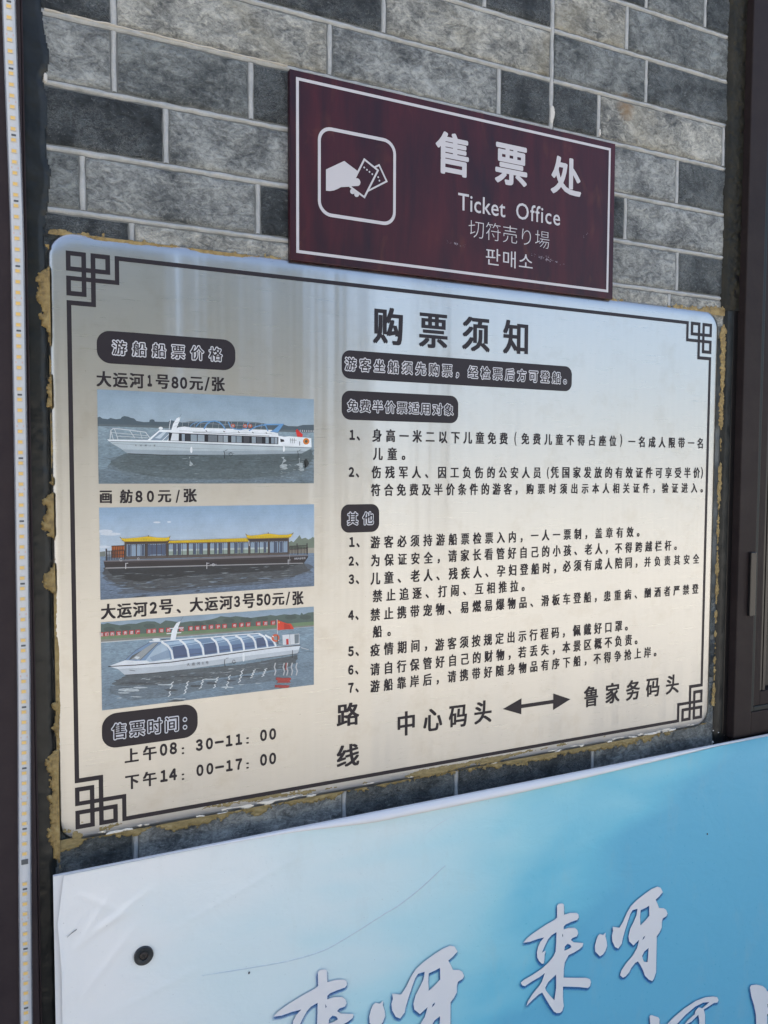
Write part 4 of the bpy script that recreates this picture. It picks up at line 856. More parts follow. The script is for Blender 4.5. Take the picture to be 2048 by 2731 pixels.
('p',(206,96,66),[2835,2332,2829,2308,2812,2289,2787,2280,2760,2283,2735,2296,2718,2318,2712,2343,2719,2368,2736,2386,2760,2395,2788,2393,2812,2380,2829,2358],0),
('p',(120,136,140),[2809,2331,2806,2318,2797,2308,2785,2304,2771,2305,2759,2312,2750,2323,2747,2336,2750,2349,2759,2359,2771,2363,2785,2362,2797,2355,2806,2344],0),
('s',(226,226,226),[2725,2370,2745,2356],6),
('s',(226,226,226),[2807,2307,2823,2294],6),
('p',(206,210,214),[2877,2373,3139,2370,3143,2212,2885,2224],0),
('p',(96,116,128),[3064,2365,3135,2363,3131,2230,3068,2227],0),
('p',(190,40,46),[2935,2308,2972,2308,2976,2224,2938,2223],0),
('s',(120,130,136),[2989,2371,2997,2226],3),
('s',(150,158,162),[2806,2271,2876,2237],4),
('s',(90,60,50),[2803,2373,2810,2243],7),
('s',(196,204,208),[1298,1852,1265,1826,1284,1794,1252,1768,1271,1736,1239,1710,1257,1678,1225,1652],6),
('s',(196,204,208),[1511,1837,1478,1815,1497,1787,1464,1765,1484,1737,1451,1715,1470,1687,1437,1664],6),
('s',(196,204,208),[1727,1842,1694,1827,1714,1805,1680,1790,1700,1768,1667,1753,1687,1731,1653,1716],6),
('s',(196,204,208),[1928,1849,1894,1831,1914,1806,1881,1788,1901,1763,1867,1745,1887,1721,1853,1702],6),
('s',(196,204,208),[2103,1859,2069,1835,2089,1805,2055,1781,2075,1751,2041,1727,2061,1696,2027,1672],6),
('s',(196,204,208),[2290,1917,2256,1894,2276,1866,2241,1843,2262,1814,2227,1791,2248,1762,2213,1739],6),
('s',(196,204,208),[2470,1899,2435,1885,2456,1866,2420,1853,2441,1834,2406,1821,2427,1801,2392,1788],6),
('s',(196,204,208),[2642,1900,2606,1887,2627,1868,2592,1854,2613,1835,2577,1822,2598,1803,2563,1789],6),
('w',(170,184,190),[841,1792,833,1776,803,1777,790,1781,766,1778,742,1780,709,1785,686,1788,654,1791,633,1799,602,1806,584,1812,564,1817,574,1829,576,1832,611,1835,636,1837,657,1832,681,1831,715,1828,742,1826,771,1817,778,1815,805,1814,815,1807],0),
('w',(170,184,190),[956,1811,927,1810,899,1809,873,1810,844,1812,824,1815,806,1819,769,1829,761,1829,763,1835,775,1839,803,1841,821,1837,847,1834,864,1833,896,1828,917,1824],0),
('w',(170,184,190),[725,1765,692,1762,675,1764,644,1765,619,1771,592,1774,571,1781,558,1789,588,1790,620,1784,640,1786,676,1778,691,1775],0),
('w',(170,184,190),[1297,1814,1275,1812,1244,1809,1215,1813,1192,1817,1162,1819,1129,1823,1106,1829,1092,1833,1080,1841,1123,1842,1141,1841,1165,1835,1183,1836,1212,1830,1251,1829,1260,1825],0),
('w',(170,184,190),[883,1691,852,1690,812,1692,787,1699,768,1699,755,1708,718,1716,759,1715,781,1712,808,1711,830,1704],0),
('w',(170,184,190),[599,1707,608,1702,588,1705,579,1706,551,1711,542,1716,569,1718,590,1717,621,1710],0),
('w',(170,184,190),[1468,1593,1452,1589,1414,1592,1393,1591,1358,1598,1336,1603,1278,1613,1285,1617,1327,1621,1361,1615,1399,1609,1417,1608,1454,1602],0),
('w',(170,184,190),[2152,1678,2133,1671,2106,1673,2079,1678,2050,1682,2002,1686,1956,1698,1980,1703,2014,1703,2050,1701,2075,1696,2094,1693,2118,1689],0),
('w',(170,184,190),[1927,1820,1897,1817,1865,1819,1825,1821,1802,1823,1774,1828,1747,1831,1735,1835,1706,1839,1695,1846,1725,1847,1748,1851,1774,1845,1801,1841,1824,1840,1870,1833,1918,1825],0),
('w',(170,184,190),[2328,1699,2294,1698,2263,1697,2239,1704,2188,1713,2217,1709,2226,1716,2257,1708,2266,1707],0),
('w',(170,184,190),[2570,1691,2540,1690,2514,1690,2470,1693,2467,1696,2471,1700,2487,1706,2500,1700,2547,1694],0),
('w',(170,184,190),[1339,1591,1310,1588,1269,1591,1251,1594,1229,1604,1210,1609,1237,1608,1273,1606,1307,1598],0),
('w',(52,66,78),[1362,1731,1330,1721,1305,1722,1278,1721,1247,1729,1214,1731,1193,1746,1169,1757,1219,1764,1246,1759,1286,1754,1298,1752,1315,1747],0),
('w',(52,66,78),[1678,1753,1674,1743,1652,1742,1613,1740,1581,1748,1566,1749,1530,1760,1533,1776,1552,1781,1582,1776,1614,1773,1633,1771,1680,1761],0),
('w',(52,66,78),[1447,1565,1418,1562,1383,1565,1356,1563,1328,1568,1306,1569,1282,1573,1249,1581,1206,1594,1239,1598,1259,1599,1281,1600,1306,1598,1334,1597,1362,1591,1400,1589,1418,1583],0),
('w',(52,66,78),[1903,1765,1908,1756,1880,1752,1850,1754,1808,1760,1783,1766,1756,1777,1752,1785,1779,1794,1816,1791,1835,1785,1867,1783,1895,1774],0),
('w',(52,66,78),[1270,1894,1240,1888,1226,1886,1200,1886,1166,1892,1151,1892,1127,1896,1099,1896,1069,1899,1038,1906,1015,1909,1001,1914,986,1918,976,1932,1001,1930,1012,1934,1041,1933,1066,1928,1092,1928,1118,1925,1155,1922,1170,1919,1200,1911,1217,1908,1223,1910],0),
('w',(52,66,78),[1736,1878,1709,1876,1695,1875,1666,1875,1643,1875,1621,1879,1591,1881,1566,1880,1537,1888,1519,1888,1491,1892,1460,1898,1442,1900,1417,1901,1383,1910,1357,1911,1336,1916,1322,1918,1310,1932,1347,1928,1365,1928,1396,1926,1415,1930,1436,1925,1466,1923,1492,1922,1514,1919,1542,1913,1562,1916,1590,1908,1626,1907,1643,1902,1678,1897,1696,1891,1735,1882],0),
('w',(52,66,78),[1024,1861,994,1861,962,1860,943,1860,917,1863,886,1867,859,1866,837,1868,813,1875,788,1877,769,1878,740,1882,721,1885,698,1888,669,1891,642,1897,631,1898,603,1906,612,1914,632,1915,640,1914,663,1914,692,1912,719,1911,741,1910,769,1906,793,1906,808,1904,834,1897,856,1896,891,1892,909,1890,931,1884,965,1882,990,1872],0),
('w',(52,66,78),[2189,1773,2152,1766,2114,1767,2084,1772,2055,1775,2054,1783,2024,1793,2060,1797,2080,1793,2113,1789,2149,1781],0),
('w',(52,66,78),[2435,1805,2403,1802,2351,1799,2325,1806,2290,1811,2286,1815,2272,1825,2295,1826,2328,1825,2353,1822,2385,1817],0),
('s',(176,180,184),[2770,1967,2754,1909,2774,1846,2758,1788],9),
('s',(176,180,184),[2905,1953,2888,1895,2908,1832,2892,1774],9),
('s',(176,180,184),[2956,1948,2940,1889,2960,1827,2943,1768],9),
('s',(176,180,184),[3029,1941,3013,1882,3033,1819,3016,1760],9),
('s',(176,180,184),[3103,1933,3086,1874,3107,1811,3090,1752],9),
('s',(150,60,60),[2936,1950,2929,1850],8),
('w',(160,58,56),[2784,1752,2815,1746,2837,1744,2879,1731,2905,1729,2944,1727,2964,1725,3003,1722,3005,1722,3013,1699,2986,1678,3008,1647,2976,1655,2958,1651,2926,1657,2904,1659,2871,1662,2841,1665,2815,1669,2788,1667,2810,1696,2772,1724],0),
('w',(160,58,56),[2762,1645,2779,1638,2810,1635,2848,1632,2867,1627,2893,1623,2930,1619,2961,1613,2992,1607,2964,1574,2938,1578,2919,1577,2891,1584,2862,1586,2832,1591,2803,1600,2760,1605],0),
('s',(190,196,200),[3166,2158,3283,2118],4),
('s',(60,66,72),[3114,2090,3373,2089],2),
('s',(40,44,52),[2023,2101,2015,2053,2026,1984],4),
('s',(40,44,52),[2038,2109,2073,2112],3),
('s',(40,44,52),[2171,2047,2169,2037,2163,2028,2155,2024,2147,2025,2139,2031,2134,2040,2132,2051,2134,2062,2139,2070,2147,2075,2156,2074,2164,2068,2169,2059],3),
('s',(40,44,52),[2116,2033,2186,2034],3),
('s',(40,44,52),[3034,2132,3030,2021],4),
('p',(226,230,232),[2311,2102,2309,2073,2304,2050,2297,2038,2289,2039,2282,2053,2277,2076,2276,2106,2277,2134,2283,2157,2290,2169,2298,2168,2305,2155,2310,2131],0),
('s',(60,64,72),[714,2080,787,2061],3)]}
TEXT=[
('购票须知',0.4331,0.7184,0.6717,0.7299,'b'),
('游客坐船须先购票，经检票后方可登船。',0.3858,0.8004,0.6274,0.6505,'o'),
('免费半价票适用对象',0.3899,0.5761,0.5666,0.5875,'o'),
('１、',0.3945,None,0.5245,0.5409,'m'),
('身高一米二以下儿童免费',0.4324,0.6802,0.5230,0.5439,'m'),
('(',0.6936,0.6976,0.5216,0.5453,'t'),
('免费儿童不得占座位',0.7076,0.9125,0.5239,0.5441,'m'),
(')',0.9211,0.9257,0.5232,0.5464,'t'),
('一名成人限带一名',0.9402,1.1242,0.5231,0.5440,'m'),
('儿童。',0.4338,0.4893,0.4951,0.5158,'m'),
('２、',0.3934,None,0.4685,0.4847,'m'),
('伤残军人、因工负伤的公安人员',0.4314,0.7484,0.4669,0.4871,'m'),
('(',0.7614,0.7655,0.4663,0.4867,'t'),
('凭国家发放的有效证件可享受半价',0.7692,1.1184,0.4670,0.4881,'m'),
(')',1.1210,1.1262,0.4659,0.4886,'t'),
('符合免费及半价条件的游客，',0.4306,0.7014,0.4391,0.4597,'m'),
('购票时须出示本人相关证件，',0.7191,1.0061,0.4394,0.4589,'m'),
('验证进入。',1.0231,1.1272,0.4392,0.4589,'m'),
('其他',0.3902,0.4358,0.3953,0.4172,'o'),
('１、',0.3944,None,0.3618,0.3782,'m'),
('游客必须持游船票检票入内，',0.4301,0.7128,0.3583,0.3790,'m'),
('一人一票制，',0.7296,0.8506,0.3592,0.3795,'m'),
('盖章有效。',0.8684,0.9711,0.3594,0.3797,'m'),
('２、',0.3936,None,0.3333,0.3489,'m'),
('为保证安全，',0.4310,0.5526,0.3302,0.3507,'m'),
('请家长看管好自己的小孩、老人，',0.5678,0.8979,0.3308,0.3521,'m'),
('不得跨越栏杆。',0.9145,1.0637,0.3311,0.3514,'m'),
('３、',0.3937,None,0.3051,0.3212,'m'),
('儿童、老人、残疾人、孕妇登船时，',0.4303,0.7840,0.3019,0.3232,'m'),
('必须有成人陪同，',0.7984,0.9679,0.3027,0.3246,'m'),
('并负责其安全',0.9846,1.1221,0.3031,0.3229,'m'),
('禁止追逐、打闹、互相推拉。',0.4341,0.7182,0.2749,0.2954,'m'),
('４、',0.3929,None,0.2497,0.2658,'m'),
('禁止携带宠物、易燃易爆物品、滑板车登船，',0.4304,0.8745,0.2454,0.2666,'m'),
('患重病、酗酒者严禁登',0.8908,1.1222,0.2451,0.2652,'m'),
('船。',0.4344,0.4656,0.2194,0.2394,'m'),
('５、',0.3930,None,0.1936,0.2101,'m'),
('疫情期间，',0.4302,0.5306,0.1898,0.2110,'m'),
('游客须按规定出示行程码，',0.5451,0.8050,0.1876,0.2091,'m'),
('佩戴好口罩。',0.8224,0.9479,0.1876,0.2091,'m'),
('６、',0.3931,None,0.1650,0.1812,'m'),
('请自行保管好自己的财物，',0.4303,0.6916,0.1594,0.1806,'m'),
('若丢失，',0.7068,0.7840,0.1597,0.1808,'m'),
('本景区概不负责。',0.8001,0.9718,0.1601,0.1814,'m'),
('７、',0.3931,None,0.1368,0.1534,'m'),
('游船靠岸后，',0.4304,0.5525,0.1330,0.1536,'m'),
('请携带好随身物品有序下船，',0.5687,0.8540,0.1329,0.1538,'m'),
('不得争抢上岸。',0.8697,1.0188,0.1329,0.1539,'m'),
('路',0.3743,0.4120,0.0860,0.1232,'b'),
('线',0.3743,0.4121,0.0220,0.0585,'b'),
('中心码头',0.4782,0.6545,0.0567,0.0973,'b'),
('鲁家务码头',0.8493,1.0772,0.0565,0.0957,'b'),
('游船船票价格',0.0540,0.2024,0.6295,0.6513,'o'),
('大运河',0.0347,0.0953,0.5877,0.6092,'m'),
('１',0.0996,0.1057,0.5914,0.6072,'m'),
('号',0.1105,0.1288,0.5887,0.6090,'m'),
('８０',0.1313,0.1527,0.5902,0.6066,'m'),
('元',0.1555,0.1745,0.5891,0.6081,'m'),
('/',0.1762,0.1838,0.5890,0.6085,'t'),
('张',0.1864,0.2050,0.5887,0.6095,'m'),
('画舫',0.0368,0.0789,0.4339,0.4533,'m'),
('８０',0.0821,0.1066,0.4353,0.4513,'m'),
('元',0.1115,0.1297,0.4344,0.4519,'m'),
('/',0.1355,0.1413,0.4340,0.4519,'t'),
('张',0.1463,0.1645,0.4339,0.4539,'m'),
('大运河',0.0359,0.0963,0.2789,0.3007,'m'),
('２',0.0990,0.1090,0.2824,0.2988,'m'),
('号',0.1117,0.1304,0.2804,0.3018,'m'),
('、',0.1353,0.1412,0.2801,0.2870,'m'),
('大运河',0.1533,0.2141,0.2802,0.3017,'m'),
('３',0.2161,0.2250,0.2831,0.2995,'m'),
('号',0.2286,0.2466,0.2801,0.3023,'m'),
('５０',0.2490,0.2704,0.2827,0.3000,'m'),
('元',0.2728,0.2914,0.2814,0.3001,'m'),
('/',0.2933,0.3002,0.2810,0.3007,'t'),
('张',0.3037,0.3211,0.2793,0.3012,'m'),
('售票时间：',0.0465,0.1484,0.1136,0.1381,'o'),
('上午',0.0637,0.1063,0.0787,0.1003,'m'),
('０８',0.1104,0.1340,0.0824,0.0997,'m'),
('：',0.1404,0.1438,0.0804,0.0908,'m'),
('３０－１１',0.1600,0.2269,0.0819,0.0988,'m'),
('：',0.2329,0.2368,0.0817,0.0919,'m'),
('００',0.2536,0.2780,0.0823,0.0997,'m'),
('下午',0.0640,0.1059,0.0422,0.0639,'m'),
('１４',0.1106,0.1336,0.0454,0.0624,'m'),
('：',0.1401,0.1435,0.0437,0.0533,'m'),
('００－１７',0.1606,0.2267,0.0454,0.0623,'m'),
('：',0.2327,0.2366,0.0449,0.0546,'m'),
('００',0.2534,0.2779,0.0455,0.0632,'m')]
RTEXT=[
('售',0.5374,0.5977,0.9436,1.0086,'b'),
('票',0.6469,0.7098,0.9447,1.0099,'b'),
('处',0.7576,0.8215,0.9453,1.0087,'b'),
('Ticket',0.5787,0.6678,0.8920,0.9186,'t'),
('Office',0.6888,0.7780,0.8933,0.9200,'t'),
('切符売り場',0.5985,0.7565,0.8524,0.8805,'s'),
('판매소',0.6313,0.7231,0.8128,0.8398,'t')]
BOATNAME=[('大运河1号',0.0821,0.1088,0.5121,0.0032),('大运河2号',0.1481,0.1784,0.2079,0.0053),('京杭大运河2号',0.3058,0.3234,0.3495,0.0036)]
SLOGAN=[('我',0.0358,0.2597),('们',0.0426,0.2596),('的',0.0498,0.2595),('宝',0.0581,0.2594),('贵',0.0664,0.2593),('遗',0.0746,0.2592),('产',0.0829,0.2591),('是',0.0976,0.2589),('流',0.1042,0.2588),('动',0.1141,0.2586),('的',0.1237,0.2585),('化',0.1415,0.2582),('要',0.1542,0.2581),('统',0.1635,0.2579),('筹',0.1726,0.2578),('保',0.1828,0.2577),('护',0.1926,0.2575),('好',0.2022,0.2574),('传',0.2162,0.2572),('承',0.2266,0.257),('好',0.2365,0.2569),('利',0.2515,0.2567),('用',0.262,0.2565),('好',0.2738,0.2564)]
PICTO={'hand': [(3551,9178),(3839,9348),(4052,9238),(4022,9128),(4061,9132),(4087,9115),(4101,9082),(4092,9045),(4066,9022),(3952,9000),(3921,8989),(3787,8962),(3731,8926),(3680,8899),(3612,8879),(3551,8875)],'fing': [[(4022,8939),(4018,8920),(4006,8904),(3988,8894),(3969,8891),(3951,8896),(3939,8909),(3935,8926),(3939,8944),(3951,8960),(3968,8971),(3988,8974),(4005,8969),(4018,8956)],[(4083,8905),(4079,8887),(4068,8871),(4051,8861),(4033,8859),(4017,8864),(4006,8876),(4002,8892),(4006,8910),(4017,8926),(4033,8936),(4051,8938),(4067,8933),(4079,8921)]],'ticket': [(4164,9426),(4388,9302),(4166,8873),(3939,8989)],'tin': [(4056,9225),(4164,9426)],'back': [(4335,9341),(4409,9384),(4535,9165),(4230,8978)],'dots': [(4162,9307),(4206,9281),(4248,9257),(4294,9231),(4392,9202),(4412,9154)],'sq': [(3447,9750),(4655,9772),(4652,8544),(3451,8538)],'sqo': [(3424,9323),(3476,9332),(4679,9535),(3535,9799),(3535,8507),(3493,9782)]}
SHEET_LEFT=[(-170,-437),(-207,-717),(-256,-1066),(-238,-1299),(-218,-1716),(-219,-2420)]
CURL_LOW=[(2922,-487),(4254,-582),(5504,-588),(6870,-587),(8368,-559),(10017,-521),(11462,-477)]
CURL_TOP=[(2923,-406),(4253,-426),(6399,-417),(8896,-402),(11461,-449)]
CREASE=[(1590,-2275),(2469,-2374),(2979,-2411),(3411,-2395),(3756,-2305),(4059,-2205),(4420,-2077),(4683,-1993),(5059,-1810),(5500,-1534)]
# ---------------------------------------------------------------- ground and the rest of the square
GZ=-1.06
mg=mat('paving',(.36,.34,.30),.9); n=N(mg); br=n.n('ShaderNodeTexBrick',{'Vector':n.pos((1,1,1)),'Color1':(.47,.445,.39,1),'Color2':(.40,.378,.33,1),'Mortar':(.26,.24,.21,1),'Scale':1.6,'Mortar Size':.012})
n.set(n.b,'Base Color',n.mix(n.noise(n.pos(),3,5),br.outputs[0],(.42,.39,.33,1)))
g=mesh('ground',[(-600,-600,GZ),(600,-600,GZ),(600,600,GZ),(-600,600,GZ)],[(0,1,2,3)],mg); g['kind']='structure'
# ---------------------------------------------------------------- brick-tiled wall
WY=0.008
BX0,BX1=-0.030,1.180
mbr=mat('split_face_brick',(.2,.2,.2),.8,spec=.5); n=N(mbr)
oi=n.n('ShaderNodeObjectInfo'); v=n.pos()
vv=n.n('ShaderNodeVectorMath',operation='ADD'); n.t.links.new(v,vv.inputs[0])
rv=n.n('ShaderNodeCombineXYZ',{'X':n.math('MULTIPLY',oi.outputs['Random'],9.0),'Z':n.math('MULTIPLY',oi.outputs['Random'],-7.0)}); n.t.links.new(rv.outputs[0],vv.inputs[1]); pv=vv.outputs[0]
rot=n.n('ShaderNodeMapping',{'Vector':pv,'Rotation':(0,.6,0),'Scale':(1,1,1.55)}).outputs[0]
big=n.noise(pv,14,4,.6,.6); mid=n.noise(rot,48,6,.68,1.3); fine=n.noise(rot,190,5,.7,.8); crk=n.noise(rot,85,5,.75,2.2)
f=n.math('ADD',n.math('MULTIPLY',big,.42),n.math('ADD',n.math('MULTIPLY',mid,.44),n.math('MULTIPLY',fine,.32)))
sh=n.ramp(f,[(.46,0.0),(.545,.26),(.60,.50),(.69,1.0)])
col=oi.outputs['Color']
dark=n.mix(1.0,col,(.30,.325,.345,1),'MULTIPLY'); light=n.mix(1.0,col,(2.35,2.33,2.26,1),'MULTIPLY')  # stone mottling, with lit and shaded relief put into the colour too
c=n.mix(sh,dark,light)
vein=n.ramp(crk,[(.47,0.0),(.5,1.0),(.53,0.0)])
c=n.mix(n.math('MULTIPLY',n.math('MULTIPLY',vein,.55),n.ramp(big,[(.40,0.0),(.55,1.0)])),c,(.40,.41,.40,1))
spk=n.ramp(fine,[(.60,0.0),(.70,1.0)]); c=n.mix(n.math('MULTIPLY',spk,.45),c,(.40,.41,.41,1)); sp2=n.ramp(fine,[(.30,1.0),(.40,0.0)]); c=n.mix(n.math('MULTIPLY',sp2,.5),c,(.05,.055,.06,1))
# ochre veins in the paler bricks and one rusty stain under the joint
wm=n.ramp(n.noise(n.pos((1,1,1),(3,0,5)),7,3,.6,.5),[(.52,0.0),(.66,1.0)]); lum=n.ramp(oi.outputs['Alpha'],[(.0,0.0),(1.0,1.0)])
c=n.mix(n.math('MULTIPLY',n.math('MULTIPLY',wm,lum),.42),c,(.34,.30,.20,1))
gp=n.n('ShaderNodeNewGeometry'); sx=n.n('ShaderNodeSeparateXYZ',{'Vector':gp.outputs['Position']})
dx=n.math('MULTIPLY',n.math('SUBTRACT',sx.outputs[0],.926),1.2); dz=n.math('MULTIPLY',n.math('SUBTRACT',sx.outputs[2],1.122),.85)
dd=n.math('SQRT',n.math('ADD',n.math('MULTIPLY',dx,dx),n.math('MULTIPLY',dz,dz))); dd=n.math('ADD',dd,n.math('MULTIPLY',n.math('SUBTRACT',mid,.5),.03))
c=n.mix(n.ramp(dd,[(.004,.75),(.026,0.0)]),c,(.34,.20,.08,1))
n.set(n.b,'Base Color',c)
hh=n.math('ADD',n.math('MULTIPLY',mid,1.0),n.math('ADD',n.math('MULTIPLY',fine,.45),n.math('MULTIPLY',crk,.5)))
n.set(n.b,'Normal',n.bump(hh,1.0,.008)); n.set(n.b,'Roughness',n.ramp(fine,[(.3,.48),(.7,.8)]))
mmo=mat('mortar',(.36,.37,.37),.85); n=N(mmo); a=n.noise(n.pos(),60,5,.6); a2=n.noise(n.pos(),420,3,.7)
n.set(n.b,'Base Color',n.mix(a2,n.ramp(a,[(.3,(.34,.36,.365)),(.5,(.50,.515,.515)),(.72,(.62,.61,.575))]),(.36,.37,.38,1))); n.set(n.b,'Normal',n.bump(n.math('ADD',a,n.math('MULTIPLY',a2,.5)),.7,.0025))
wall=empty('brick_wall','grey split-face brick tile wall with pale raised mortar joints behind both signs','wall')
mbed=mat('mortar_bed_shade',(.17,.18,.18),.95); box('mortar_bed',BX0-.012,BX1+.012,WY+.0018,WY+.02,-1.0,2.55,mbed,wall)  # bed darker than the pointing: shadow lines beside the joints painted in
# the rest of the building: core, plinth and upper storey
mcore=mat('render_coat',(.24,.24,.23),.9); box('wall_core',-4.0,4.6,.0355,.36,GZ-.05,2.6,mcore,wall); 
def brick(x0,x1,z0,z1,col,warm=0.0):
    J=.0042
    if x1-x0<.012: return
    a,b,c_,d=x0+J,x1-J,z0+J*1.05,z1-J*1.05
    if x0<=BX0+.001: a=BX0
    if x1>=BX1-.001: b=BX1
    nx=max(3,int((b-a)/.0085)); nz_=7 if max(abs(x0),abs(z0))<1.45 else 3
    if z0>1.37: nx=max(3,nx//3)
    us=np.concatenate([[0,.0018/(b-a)],np.linspace(.006/(b-a),1-.006/(b-a),nx),[1-.0018/(b-a),1]]); vs=np.concatenate([[0,.0018/(d-c_)],np.linspace(.006/(d-c_),1-.006/(d-c_),nz_),[1-.0018/(d-c_),1]])
    U,W=np.meshgrid(us,vs); XX=a+(b-a)*U; ZZ=c_+(d-c_)*W; ox=random.uniform(0,9)
    ed=np.minimum(np.minimum(U,1-U)*(b-a),np.minimum(W,1-W)*(d-c_))
    H=np.where(ed<=1e-9,-.003,np.where(ed<.003,.0002,.0012))+np.where(ed>.003,(fbm(XX+ox,ZZ,26,3)-.5)*.0042+(fbm(XX+ox,ZZ,95,2)-.5)*.0020,0)
    jg=(fbm(XX+ox,ZZ,150,2)-.5)*.0022*(ed<.003); XX=XX+jg*np.sign(U-.5); ZZ=ZZ+(fbm(XX,ZZ+ox,140,2)-.5)*.0022*(ed<.003)
    v=np.stack([XX.ravel(),(WY-H).ravel(),ZZ.ravel()],1); nu=len(us); f=[(r_*nu+c0,r_*nu+c0+1,(r_+1)*nu+c0+1,(r_+1)*nu+c0) for r_ in range(len(vs)-1) for c0 in range(nu-1)]
    o=mesh('brick',v,f,mbr,wall,smooth=True); o.color=(col[0],col[1],col[2],warm); return o
Dk=(.040,.048,.053);DM=(.070,.081,.086);Mi=(.158,.172,.174);Li=(.250,.262,.262);Cr=(.33,.328,.305)
Zj=[1.3800,1.2990,1.2175,1.1360,1.0560,.9700,.8895,.8120,.7300]
S_=.7655
rows={0:([(.55,S_,Dk),(S_,.9695,Dk),(.9695,1.1123,Mi),(1.1123,BX1,DM)]),
1:[(.10,.38,Mi),(.38,.6314,Mi),(.6314,S_,Dk),(S_,.9265,Cr),(.9265,BX1,Mi)],
2:[(BX0,.17,Li),(.17,.4535,Dk),(.4535,S_,Cr),(S_,.9731,Mi),(.9731,BX1,DM)],
3:[(BX0,.0635,Dk),(.0635,.3662,Cr),(.3662,.661,Li),(.661,S_,Dk),(S_,.8673,Dk),(.8673,1.168,Cr),(1.168,BX1,Mi)],
4:[(BX0,.0633,Li),(.0633,.2472,Mi),(.2472,.42,Dk),(.42,.70,Li),(.70,S_,Dk),(S_,1.0524,Li),(1.0524,BX1,DM)],
5:[(BX0,.129,Dk),(.129,.40,Li),(.40,.70,Mi),(.70,S_,Dk),(S_,.9315,Dk),(.9315,BX1,Li)],
6:[(BX0,.0225,Mi),(.0225,.2567,Li),(.2567,.45,Dk),(.45,S_,Mi),(S_,1.0576,Li),(1.0576,BX1,DM)],
7:[(BX0,.0832,Dk),(.0832,.37,Cr),(.37,.66,Cr),(.66,S_,Li),(S_,1.04,Cr),(1.04,BX1,Cr)]}
warm={(1,3):.9,(2,0):.4,(2,2):1.0,(3,1):.9,(3,5):.8,(7,1):1,(7,2):1,(7,4):.9,(7,5):.9,(6,4):.15,(4,0):.3}
for r,l in rows.items():
    for i,(x0,x1,c) in enumerate(l): brick(x0,x1,Zj[r+1],Zj[r],c,warm.get((r,i),0))
# courses hidden by the board need no bricks except its edges; the strip under the board
zb=[.0700,-.1000]
for x0,x1,c in [(BX0,.078,DM),(.078,.3907,Li),(.3907,.5926,DM),(.5926,.8794,Dk),(.8794,BX1,Mi)]: brick(x0,x1,zb[1],zb[0],c)
for r,(za,zc) in enumerate([(-.1,-.27),(.07,.155),(.155,.24)]):
    if r: brick(BX0,.09*r,za,zc,DM); brick(.92,BX1,za,zc,DM)
# courses above the frame so the wall goes on
zt=1.38
for r in range(13):
    x=BX0; top=zt+.0815
    while x<BX1-.02:
        w=random.choice([.10,.13,.26,.30,.30]); x1=min(x+w,BX1)
        if BX1-x1<.05:x1=BX1
        brick(x,x1,zt,top,random.choice([Dk,Mi,Li,Li,DM,Cr]),random.choice([0,0,.6])); x=x1
    zt=top
# raised pointing
def ridge(p0,p1,w,h,seed):
    n_=max(3,int(math.dist(p0,p1)/.012)); L=[];dx=p1[0]-p0[0];dz=p1[1]-p0[1];l=math.hypot(dx,dz);nx,nz=-dz/l,dx/l
    prof=[(-1,-.0022),(-.72,.2),(-.42,.85),(0,1.0),(.42,.85),(.72,.2),(1,-.0022)]
    v=[];f=[]
    for i in range(n_+1):
        t=i/n_; cx=p0[0]+dx*t;cz=p0[1]+dz*t; ww=w*(1+random.uniform(-.2,.2)); hh=h*(1+random.uniform(-.4,.4)); o=random.uniform(-.0004,.0004)
        for a,b in prof: v.append((cx+nx*(a*ww/2+o),WY+.0020-(b*hh if b>0 else b),cz+nz*(a*ww/2+o)))
    k=len(prof)
    for i in range(n_):
        for j in range(k-1):
            q=(i*k+j,(i+1)*k+j,(i+1)*k+j+1,i*k+j+1); f.append(q if dx==0 else q)
    return v,f
HV=[];HF=[]
def joint(p0,p1,w=.0088,h=.0030):
    v,f=ridge(p0,p1,w,h,0)
    o=mesh('mortar_joint',v,f,mmo,wall,smooth=True)
for z in Zj[:-1]+[1.4615,1.543]:
    joint((BX0,z),(S_-.004,z)); joint((S_+.004,z),(BX1,z))
for r,l in rows.items():
    for x0,x1,c in l[1:]:
        if abs(x0-S_)>.001: joint((x0,Zj[r+1]+.0045),(x0,Zj[r]-.0045),.0088,.0022)
joint((S_,.73),(S_,1.70),.0095,.0034)
for x in (.078,.3907,.5926,.8794): joint((x,-.095),(x,.0655),.0088,.0022)
mwh=mat('gypsum_line',(.62,.60,.56),.7)
c_,f_=ridge((-.020,1.0585),(.30,1.0575),.0028,.0052,0); mesh('cable_line',c_,f_,mwh,wall,smooth=True)
for x,z,s in [(.7668,1.082,.004),(.7655,1.072,.003),(.868,1.068,.002),(-.020,.9745,.0022)]:
    blob('plaster_chip',x-.006,x+.006,z-.016,z+.016,.0006,lambda A,B,x=x,z=z,s=s:1-((A-x)/s)**2-((B-z)/(s*2.8))**2+.8*(fbm(A,B,300)-.5),WY-.001,.0015,mwh,wall)
